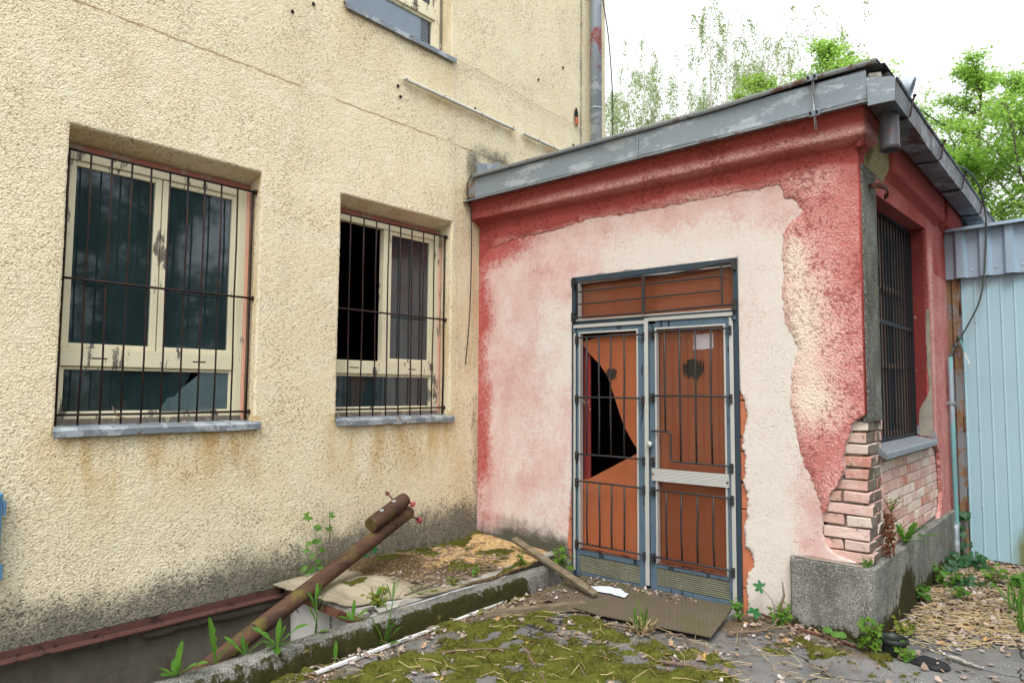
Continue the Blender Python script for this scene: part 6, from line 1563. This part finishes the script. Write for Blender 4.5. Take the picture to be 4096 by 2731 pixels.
# ================================================================== MOSS, LITTER, STRAW, TWIGS
def moss():
    st = .013; xs = np.arange(1.2, 3.75, st); ys = np.arange(-3.4, .0, st); X, Y = np.meshgrid(xs, ys); f = moss_field(X, Y) + .05 * (fbm(X * 45, Y * 45, 12, 3) - .5)
    h = np.clip((f - .49) / .15, -.3, 1); H = np.where(h > 0, h ** .7 * (.012 + .036 * fbm(X * 11, Y * 11, 5)) + .016 * (fbm(X * 34, Y * 34, 6, 3) - .4), -.02)
    plate = (X > 1.22) & (X < 2.72) & (Y > -.80)
    H = np.where(plate, -.05, H)
    Z = gheight(X, Y) + H; ii = np.arange(X.size).reshape(X.shape); kp = (H > -.015); c = kp[:-1, :-1] | kp[1:, :-1] | kp[:-1, 1:] | kp[1:, 1:]
    F = np.stack([ii[:-1, :-1], ii[:-1, 1:], ii[1:, 1:], ii[1:, :-1]], -1)[c]
    used = np.unique(F); mp = -np.ones(X.size, int); mp[used] = np.arange(len(used)); V = np.stack([X, Y, Z], -1).reshape(-1, 3)[used].tolist(); F = [tuple(t) for t in mp[F].tolist()]
    N = 110000; bx_ = rng.uniform(1.22, 3.7, N); by = rng.uniform(-3.3, -.02, N); ff = moss_field(bx_, by); k = (ff > .485) & ~((bx_ > 1.22) & (bx_ < 2.72) & (by > -.80)); bx_, by, ff = bx_[k], by[k], ff[k]
    hh = np.clip((ff - .49) / .15, 0, 1) ** .7 * .026; z0 = gheight(bx_, by) + hh; o = len(V)
    a = rng.uniform(0, 6.28, len(bx_)); L = rng.uniform(.008, .024, len(bx_)); ln = rng.normal(0, .5, (len(bx_), 2)); w_ = .0022
    P = np.stack([np.stack([bx_ - w_ * np.cos(a), by - w_ * np.sin(a), z0], 1), np.stack([bx_ + w_ * np.cos(a), by + w_ * np.sin(a), z0], 1), np.stack([bx_ + ln[:, 0] * L, by + ln[:, 1] * L, z0 + L], 1)], 1).reshape(-1, 3)
    V += P.tolist(); F += [(o + 3 * i, o + 3 * i + 1, o + 3 * i + 2) for i in range(len(bx_))]
    tag(link('moss', V, F, 'moss', None, False), 'olive green moss cushions covering the slabs in front of the door', 'moss', kind='stuff')
moss()
def leaf_cloud(name, x, y, z, size, mat, label, cat, curl=.35, tilt=.35, seed=1, kind='stuff'):
    g = np.random.default_rng(seed); n = len(x); m_ = 9; az = g.uniform(0, 6.28, n); tx, ty = g.normal(0, tilt, n), g.normal(0, tilt, n); s_ = size * g.uniform(.45, 1.15, n); asp = g.uniform(.5, .95, n)
    th = np.linspace(0, 2 * np.pi, m_, endpoint=False); r = g.uniform(.55, 1.0, (n, m_)); u = r * np.cos(th)[None] * s_[:, None]; v = r * np.sin(th)[None] * (s_ * asp)[:, None]
    w_ = curl * (g.uniform(-.3, 1, n)[:, None] * u * u + g.uniform(-.6, .8, n)[:, None] * v * v) / s_[:, None] + g.normal(0, .06, (n, m_)) * s_[:, None]
    X = x[:, None] + u * np.cos(az)[:, None] - v * np.sin(az)[:, None]; Y = y[:, None] + u * np.sin(az)[:, None] + v * np.cos(az)[:, None]
    Z = z[:, None] + w_ + tx[:, None] * u + ty[:, None] * v; Z += np.maximum(0, z[:, None] - .002 - Z) * .8
    C_ = np.stack([x, y, z + .1 * s_], 1)[:, None]; P = np.concatenate([C_, np.stack([X, Y, Z], -1)], 1).reshape(-1, 3)
    F = [(i * (m_ + 1), i * (m_ + 1) + 1 + j, i * (m_ + 1) + 1 + (j + 1) % m_) for i in range(n) for j in range(m_)]
    return tag(link(name, P.tolist(), F, mat, None, False), label, cat, kind=kind)
def scatter(n, x0, x1, y0, y1, dens, seed):
    g = np.random.default_rng(seed); x = g.uniform(x0, x1, n * 4); y = g.uniform(y0, y1, n * 4); k = g.uniform(0, 1, n * 4) < dens(x, y); return x[k][:n], y[k][:n]
notplate = lambda x, y: ~((x > 1.24) & (x < 2.70) & (y > -.76))
dn = lambda x, y: np.clip((.10 + .55 * np.exp(-((x - 1.30) / .13) ** 2) * (y < -.3) + .55 * np.exp(-((y + .86) / .10) ** 2) * (x < 2.9) + .5 * (y > -.5) * (x > 2.6) * (x < 3.4) + .12 * (fbm(x * 3, y * 3, 91) > .5)) * notplate(x, y) * ~((x > 3.3) & (y < .1)) + .06 * (x > 3.3), 0, 1)
x, y = scatter(1500, 1.2, 4.2, -3.2, -.0, dn, 5)
leaf_cloud('leaf_litter', x, y, gheight(x, y) + .018, .024, 'litter', 'dead brown leaves scattered over the slabs before the kerb and door', 'leaf litter', seed=8)
x, y = scatter(3600, 3.47, 5.2, -.35, 3.0, lambda x, y: np.clip(sstep(.0, .5, y - .45 * sstep(3.7, 4.3, x)) * .9 + .12, 0, 1), 6)
leaf_cloud('leaf_litter', x, y, gheight(x, y) + .014, .030, 'litter', 'dead leaves covering the ground in front of the tin shed', 'leaf litter', seed=9)
x, y = scatter(170, 1.35, 2.3, -.72, -.03, lambda x, y: np.clip(.9 * np.exp(-((y + .08) / .10) ** 2) + .6 * np.exp(-((x - 1.42) / .15) ** 2), 0, 1), 16)
leaf_cloud('leaf_litter', x, y, 0 * x + .004, .018, 'litter', 'bits of dead leaf lying on the tread plate under the door', 'leaf litter', seed=19)
def sticks(name, n, x0, x1, y0, y1, dens, L, r, mat, label, cat, seed, zf, lift=.02):
    g = np.random.default_rng(seed); x, y = scatter(n, x0, x1, y0, y1, dens, seed); b = MB()
    for i in range(len(x)):
        l = L * g.uniform(.3, 1); a = g.uniform(0, 6.28); d = np.array([math.cos(a), math.sin(a)]); nn = np.array([-d[1], d[0]]) * r * g.uniform(.6, 1.2); bend = g.normal(0, .12) * l; z = float(zf(x[i], y[i])) + g.uniform(.004, lift)
        p0 = np.array([x[i], y[i]]) - d * l / 2; p2 = p0 + d * l; p1 = (p0 + p2) / 2 + nn / r * bend; dz = g.normal(0, .012, 2); vs = []
        for p, zz in ((p0, z + dz[0]), (p1, z + abs(dz[0]) * .5), (p2, z + dz[1])): vs += [(*(p - nn), zz), (*p, zz + r * 1.4), (*(p + nn), zz)]
        b.add(vs, [(0, 1, 4, 3), (1, 2, 5, 4), (3, 4, 7, 6), (4, 5, 8, 7)])
    return tag(b.build(name, mat), label, cat, kind='stuff')
sticks('straw', 1500, 3.5, 5.0, -.2, 2.9, lambda x, y: np.clip(sstep(-.05, .35, y - .45 * sstep(3.75, 4.3, x)) * (.35 + .65 * np.exp(-((y - .8) / .7) ** 2)), 0, 1), .20, .0022, 'straw', 'dry straw strewn over the ground before the shed', 'straw', 7, gheight, .03)
sticks('straw', 330, 1.25, 3.6, -3.2, -.2, lambda x, y: notplate(x, y) * (.35 + .5 * np.exp(-((y + .9) / .2) ** 2)), .16, .0018, 'straw', 'stray straw stalks among the moss on the slabs', 'straw', 8, lambda x, y: gheight(x, y) + .012, .03)
sticks('twig_litter', 520, 1.22, 3.5, -3.2, -.1, lambda x, y: notplate(x, y) * np.clip(.25 + .6 * np.exp(-((x - 1.30) / .12) ** 2) + .6 * np.exp(-((y + .86) / .1) ** 2) + .5 * (y > -.5), 0, 1), .10, .0025, 'twig', 'small broken twigs and bark chips lying among the moss', 'twigs', 9, lambda x, y: gheight(x, y) + .008, .02)
# debris on the plywood
dx = lambda x, y: np.clip(1.1 * np.exp(-((x - .78) / .22) ** 2) * np.exp(-((y + 1.05) / .42) ** 2) + .5 * np.exp(-((x - .35) / .2) ** 2) * np.exp(-((y + .75) / .3) ** 2), 0, 1)
x, y = scatter(330, .1, 1.0, -1.75, -.1, dx, 12); z = np.array([plyz(a, c) for a, c in zip(x, y)])
leaf_cloud('leaf_litter', x, y, z + .008, .024, 'litter', 'rotting leaves heaped on the plywood board', 'leaf litter', seed=10)
sticks('twig_litter', 150, .1, 1.03, -1.8, -.1, dx, .20, .003, 'twig', 'dark twigs piled on the plywood board', 'twigs', 14, lambda x, y: plyz(x, y) + .006, .03)
def ply_moss():
    g = np.random.default_rng(4); V, F = [], []
    PX, PY, PZ = PLY[:, :, 0], PLY[:, :, 1], PLY[:, :, 2]; f = fbm(PX * 5, PY * 5, 55, 4) + .22 * np.exp(-((PX - .45) / .28) ** 2 - ((PY + .75) / .32) ** 2) + .16 * np.exp(-((PX - .8) / .2) ** 2 - ((PY + 1.2) / .35) ** 2) + .18 * np.exp(-((PX - .05) / .12) ** 2) * (PY > -1.0) - .20
    h = np.clip((f - .52) / .12, -.2, 1); Z = PZ + np.where(h > 0, h * .014 + .008 * (fbm(PX * 40, PY * 40, 6) - .4), -.012); nr_, nc = PX.shape; ii = np.arange(PX.size).reshape(PX.shape); kp = h > 0; c = kp[:-1, :-1] | kp[1:, 1:]
    q = np.stack([ii[:-1, :-1], ii[:-1, 1:], ii[1:, 1:], ii[1:, :-1]], -1)[c]; V = np.stack([PX, PY, Z], -1).reshape(-1, 3).tolist(); F = [tuple(t) for t in q.tolist()]
    ys_, xs_ = np.where(kp)
    for k in g.integers(0, len(ys_), 9000):
        p = np.array(V[ys_[k] * nc + xs_[k]]) + np.array([g.uniform(-.01, .01), g.uniform(-.01, .01), -.002]); a = g.uniform(0, 6.28); l = g.uniform(.006, .016); o = len(V)
        V += [(p[0] - .002 * math.cos(a), p[1] - .002 * math.sin(a), p[2]), (p[0] + .002 * math.cos(a), p[1] + .002 * math.sin(a), p[2]), (p[0] + g.normal(0, .5) * l, p[1] + g.normal(0, .5) * l, p[2] + l)]; F.append((o, o + 1, o + 2))
    tag(link('moss', V, F, 'moss', None, False), 'dark moss growing on the plywood board and in the wall corner', 'moss', kind='stuff')
ply_moss()
# sticks one can count
def stick(label, pts, r, mat='twig', name='stick', cat='stick'):
    b = MB(); P = [Vector(p) for p in pts]; out = []
    for i in range(len(P) - 1):
        for k in range(4): out.append(P[i].lerp(P[i + 1], k / 4) + Vector((random.uniform(-1, 1), random.uniform(-1, 1), random.uniform(-.3, .6))) * r * .7)
    out.append(P[-1]); n = len(out); b.tube(out, [r * (1 - .55 * i / n) for i in range(n)], 7); return tag(b.build(name, mat, None, True), label, cat, 'dead sticks lying about')
G = lambda x, y, h=.012: (x, y, float(gheight(x, y)) + h)
stick('longest dead stick, crossing the bare grey slab', [G(1.89, -1.55, .02), G(2.05, -1.68, .025), G(2.20, -1.80, .02), G(2.38, -1.93, .02), G(2.50, -2.02)], .010)
stick('curved brown stick across the moss between kerb and bare slab', [G(1.55, -1.98, .02), G(1.66, -1.83, .03), G(1.77, -1.72, .03), G(1.84, -1.60, .02)], .007)
stick('short crooked stick on the leaf litter near the plastic strip', [G(1.42, -2.27, .02), G(1.49, -2.22, .03), G(1.55, -2.24, .02), G(1.63, -2.22)], .006)
stick('pale straw coloured stalk lying across the moss', [G(2.0, -1.40, .03), G(2.15, -1.42, .03), G(2.33, -1.38, .03)], .0035, 'straw')
stick('thick twig lying under the front edge of the tread plate', [G(2.0, -.86, .02), G(2.2, -.84, .03), G(2.35, -.87, .02)], .008)
stick('forked dark twig at the near corner of the tread plate', [G(2.42, -.80, .03), G(2.52, -.76, .04), G(2.60, -.82, .03), G(2.70, -.80, .02)], .007)
stick('thick grey root lying in front of the maple by the plinth', [G(2.70, -.50, .02), G(2.80, -.42, .03), G(2.88, -.33, .03), G(2.90, -.22, .04), G(2.89, -.12, .06)], .012)
stick('broken dark stick lying beside the longest stick on the slab', [G(2.28, -1.55, .03), G(2.40, -1.66, .03), G(2.47, -1.78, .02)], .006)
stick('cut branch stub with pale end in the moss before the plate', [G(2.62, -1.18, .02), G(2.72, -1.14, .02), G(2.82, -1.13, .02)], .013)
stick('yellowish stub of branch in the straw beyond the lid', [G(3.83, .02, .02), G(3.93, -.02, .02), G(4.0, -.05, .02)], .013, 'rail')
stick('dark twig across the debris on the plywood', [(.86, -1.55, .17), (.80, -1.35, .185), (.78, -1.12, .19)], .010)
stick('long curved twig along the lower debris edge on the plywood', [(.98, -1.72, .14), (.97, -1.5, .15), (.92, -1.25, .16), (.87, -1.1, .165)], .009)
stick('forked twig on the tan end of the plywood by the leaning batten', [(.62, -.80, .19), (.78, -.72, .185), (.90, -.66, .18)], .006)

# ================================================================== TREES
def tree(name, label, base, H, style, seed, leafmat, barkmat, nleaf, leafsize, spread, z_start=.35, group=None, lean=(0, 0), trunk_r=None):
    rr = random.Random(seed); g = np.random.default_rng(seed); o = thing(name, label, 'tree', base, group); b = MB(); tips = []
    bx_, by_, bz_ = base; tr_ = trunk_r or H * .011
    def trunk_pt(t): return Vector((bx_ + lean[0] * t + .12 * math.sin(t * 5 + seed), by_ + lean[1] * t + .12 * math.cos(t * 4 + seed), bz_ + H * t))
    b.tube([trunk_pt(t) for t in np.linspace(0, .97, 12)], [tr_ * (1 - .9 * t) + .006 for t in np.linspace(0, .97, 12)], 9)
    nb = 26 if style != 'birch' else 30
    for i in range(nb):
        t = z_start + (1 - z_start) * (i + rr.random()) / nb * .97; a = i * 2.4 + rr.uniform(-.5, .5); prof = math.sin(math.pi * min(1, (t - z_start) / (1 - z_start) * .80 + .16)) if style != 'birch' else (1.05 - t) * 1.5 + .18
        L = spread * prof * rr.uniform(.7, 1.15); p0 = trunk_pt(t); el = rr.uniform(.35, .8) if style != 'birch' else rr.uniform(.7, 1.1)
        pts = [p0]; d = Vector((math.cos(a) * math.cos(el), math.sin(a) * math.cos(el), math.sin(el)))
        for k in range(5):
            pts.append(pts[-1] + d * L / 5); d = (d + Vector((rr.uniform(-.2, .2), rr.uniform(-.2, .2), rr.uniform(-.05, .15) if style != 'birch' else -.12))).normalized()
        b.tube(pts, [tr_ * .34 * (1 - .8 * k / 5) + .003 for k in range(6)], 5)
        for k in range(1, 6):
            for q in range(3 if style != 'birch' else 3):
                a2 = rr.uniform(0, 6.28); l2 = L * rr.uniform(.16, .40); d2 = (d * .6 + Vector((math.cos(a2), math.sin(a2), rr.uniform(-.3, .5)))).normalized(); e = [pts[k], pts[k] + d2 * l2 * .5, pts[k] + d2 * l2]
                if style == 'birch':
                    e = [pts[k], pts[k] + d2 * l2 * .4, pts[k] + d2 * l2 * .6 + Vector((0, 0, -l2 * .35)), pts[k] + d2 * l2 * .65 + Vector((0, 0, -l2 * 1.3 - .2))]
                b.tube(e, [.006] + [.003] * (len(e) - 1), 3, False); tips.append(e)
    b.build('trunk', barkmat, o)
    n = nleaf; idx = g.integers(0, len(tips), n); cen = np.empty((n, 3)); dirv = np.empty((n, 3))
    for i in range(n):
        e = tips[idx[i]]; t = g.uniform(.15, 1) * (len(e) - 1); k = min(int(t), len(e) - 2); cen[i] = e[k].lerp(e[k + 1], t - k); dirv[i] = e[-1] - e[0]
    if style == 'robinia':      # leaflets in flat sprays
        cen += g.normal(0, .10, (n, 3)) * np.array([1, 1, .5]); nrm = g.normal(0, .45, (n, 3)) + np.array([0, 0, 1.])
    elif style == 'birch':
        cen += g.normal(0, .045, (n, 3)); nrm = g.normal(0, 1, (n, 3))
    else:
        cen += g.normal(0, .22, (n, 3)); nrm = g.normal(0, .8, (n, 3)) + np.array([0, 0, .6])
    nrm /= np.linalg.norm(nrm, axis=1, keepdims=True); t1 = np.cross(nrm, g.normal(0, 1, (n, 3))); t1 /= np.linalg.norm(t1, axis=1, keepdims=True); t2 = np.cross(nrm, t1)
    s_ = leafsize * g.uniform(.6, 1.25, (n, 1)); asp = .5
    P = np.stack([cen - t1 * s_, cen + t2 * s_ * asp - t1 * s_ * .1 - nrm * s_ * .15, cen + t1 * s_, cen - t2 * s_ * asp - t1 * s_ * .1 - nrm * s_ * .15], 1).reshape(-1, 3)
    F = [(4 * i, 4 * i + 1, 4 * i + 2, 4 * i + 3) for i in range(n)]
    link('crown', P.tolist(), F, leafmat, o); return o
BG = 'birch trees far behind the annex'
def birch(label, base, H, seed, nl, spread, lean=(0, 0)):
    """several white leaders forking low, with hanging twigs"""
    rr = random.Random(seed); g = np.random.default_rng(seed); o = thing('birch_tree', label, 'tree', base, BG); b = MB(); tips = []
    B_ = Vector(base); fork = B_ + Vector((lean[0] * .3, lean[1] * .3, H * .32)); b.tube([B_, B_.lerp(fork, .5) + Vector((.05, .03, 0)), fork], [H * .012, H * .010, H * .009], 9)
    for k in range(6):
        a = k * 2.4 + rr.uniform(-.4, .4); sp = spread * (0 if k == 0 else rr.uniform(.35, 1)); top = fork + Vector((lean[0] + math.cos(a) * sp, lean[1] + math.sin(a) * sp, (H * .68) * (1 if k == 0 else rr.uniform(.70, .98)))); pts = []
        for i in range(9):
            t = i / 8; q = fork.lerp(top, t); q += Vector((math.cos(a), math.sin(a), 0)) * sp * (.15 * math.sin(math.pi * t) + .35 * t * t) - Vector((0, 0, .35 * t * t)) + Vector((rr.uniform(-.08, .08), rr.uniform(-.08, .08), 0)); pts.append(q)
        b.tube(pts, [H * .0048 * (1 - .85 * i / 8) + .004 for i in range(9)], 6)
        for i in range(1, 9):
            for q in range(5):
                a2 = rr.uniform(0, 6.28); l = rr.uniform(.8, 2.1) * (1.15 - .55 * i / 8); p0 = pts[i - 1].lerp(pts[i], rr.random()); d = Vector((math.cos(a2), math.sin(a2), .75)); e1 = p0 + d * l * .55; e2 = e1 + Vector((math.cos(a2) * .3, math.sin(a2) * .3, .05)) * l
                b.tube([p0, e1, e2], [.010, .006, .004], 4, False)
                for w_ in range(5):
                    s0_ = p0.lerp(e1, rr.uniform(.4, 1)) if w_ == 1 else e1.lerp(e2, rr.random()) if w_ else e2; dl_ = rr.uniform(.35, 1.1); e = [s0_, s0_ + Vector((math.cos(a2) * .12, math.sin(a2) * .12, -dl_ * .4)), s0_ + Vector((math.cos(a2) * .14, math.sin(a2) * .14, -dl_))]; b.tube(e, .0025, 3, False); tips.append(e)
    b.build('trunk', 'birchbark', o)
    idx = g.integers(0, len(tips), nl); cen = np.empty((nl, 3))
    for i in range(nl): e = tips[idx[i]]; t = g.uniform(0, 2); k = min(int(t), 1); cen[i] = e[k].lerp(e[k + 1], t - k)
    cen += g.normal(0, .05, (nl, 3)); nr = g.normal(0, 1, (nl, 3)); nr /= np.linalg.norm(nr, axis=1, keepdims=True); t1 = np.cross(nr, g.normal(0, 1, (nl, 3))); t1 /= np.linalg.norm(t1, axis=1, keepdims=True); t2 = np.cross(nr, t1); s_ = .040 * g.uniform(.6, 1.25, (nl, 1))
    P = np.stack([cen - t1 * s_, cen + t2 * s_ * .55, cen + t1 * s_, cen - t2 * s_ * .55], 1).reshape(-1, 3); link('crown', P.tolist(), [(4 * i, 4 * i + 1, 4 * i + 2, 4 * i + 3) for i in range(nl)], 'birchleaf', o)
birch('tallest sparse birch rising behind the middle of the annex roof', (-5.3, 17.3, 0), 15.2, 3, 30000, 2.3, (.3, .2))
birch('wide sparse birch behind the annex roof, nearest the house downpipe', (-6.9, 16.0, 0), 13.6, 4, 26000, 2.1, (-.3, -.2))
birch('thin birch with bare white stems between the tallest birch and the robinias', (-4.1, 18.3, 0), 14.6, 5, 17000, 1.9, (.4, .3))
birch('lowest birch, filling the gap above the annex roof edge beside the house wall', (-7.9, 15.2, 0), 12.3, 6, 15000, 1.6, (-.2, -.1))
RG = 'bright green robinia trees behind the annex and shed'
tree('robinia_tree', 'bright robinia top behind the roof right of the birches', (.75, 8.95, 0), 8.25, 'robinia', 11, 'robinia', 'bark', 8000, .042, 1.05, .55, RG)
tree('robinia_tree', 'lower yellow green robinia between the birches and the tallest roofside robinia', (-.75, 9.7, 0), 8.2, 'robinia', 12, 'lime', 'bark', 9000, .042, 1.3, .55, RG)
tree('robinia_tree', 'robinia with only its top twigs showing over the roof corner', (1.55, 8.2, 0), 7.35, 'robinia', 13, 'robinia', 'bark', 6500, .04, .9, .55, RG)
tree('robinia_tree', 'large bright robinia rising behind the gutter and roof cowl', (2.95, 11.0, 0), 7.9, 'robinia', 14, 'robinia', 'bark', 26000, .04, 2.0, .22, RG)
tree('robinia_tree', 'robinia standing farthest along over the tin shed roof', (3.85, 9.6, 0), 6.9, 'robinia', 15, 'robinia', 'bark', 22000, .04, 1.9, .22, RG)
tree('robinia_tree', 'low robinia just over the shed roof beside the rope', (2.7, 9.0, 0), 5.6, 'robinia', 16, 'robinia', 'bark', 13000, .042, 1.6, .2, RG)
# dark wood to the right of the yard: what the big window mirrors
def woodland():
    g = np.random.default_rng(77); b = MB(); cs = []
    for i in range(13):
        x = 12.5 + g.uniform(-1.5, 6); y = -7 + i * 1.35 + g.uniform(-.6, .6); h = g.uniform(4.6, 9.0); b.tube([(x, y, 0), (x + g.normal(0, .2), y + g.normal(0, .2), h * .9)], [.16, .04], 7)
        for k in range(11): a, r_, z = g.uniform(0, 6.28), g.uniform(.2, 1.7), g.uniform(.25, 1); cs.append((x + r_ * math.cos(a) * (1.2 - z * .8), y + r_ * math.sin(a) * (1.2 - z * .8), h * z, g.uniform(.25, .6)))
    for i in range(30): cs.append((15 + g.uniform(-2, 4), -9 + i * .7, g.uniform(.3, 2.6), .7))
    cs = np.array(cs); n = 42000; q_ = cs[g.integers(0, len(cs), n)]; c = q_[:, :3] + g.normal(0, 1, (n, 3)) * q_[:, 3:] * np.array([1, 1, .7]); nr = g.normal(0, 1, (n, 3)); nr /= np.linalg.norm(nr, axis=1, keepdims=True); t1 = np.cross(nr, g.normal(0, 1, (n, 3))); t1 /= np.linalg.norm(t1, axis=1, keepdims=True); t2 = np.cross(nr, t1); s_ = g.uniform(.07, .14, (n, 1))
    P = np.stack([c - t1 * s_, c + t2 * s_ * .5, c + t1 * s_, c - t2 * s_ * .5], 1).reshape(-1, 3); o = len(b.v); b.v += P.tolist(); b.f += [(o + 4 * i, o + 4 * i + 1, o + 4 * i + 2, o + 4 * i + 3) for i in range(n)]
    tag(b.build('woodland', 'woods', None), 'dark wood beside the yard, seen mirrored in the big window', 'wood', kind='stuff')
woodland()
stick('thin curved twig lying across the big window sill against the bars', [(-.045, -3.215, 1.395), (-.04, -3.19, 1.345), (-.03, -3.12, 1.315), (-.02, -3.03, 1.272), (-.005, -2.95, 1.252)], .0045)
o = thing('dead_leaf', 'single curled brown leaf on the big window sill', 'leaf', (-.03, -2.80, 1.255)); b = MB(); palm_leaf(b, (-.03, -2.80, 1.275), (.5, -.3, .8), (.2, 1, .2), .045); palm_leaf(b, (-.05, -2.76, 1.285), (.6, .2, .6), (-.2, 1, .4), .03); b.each('blade', 'litter', o)
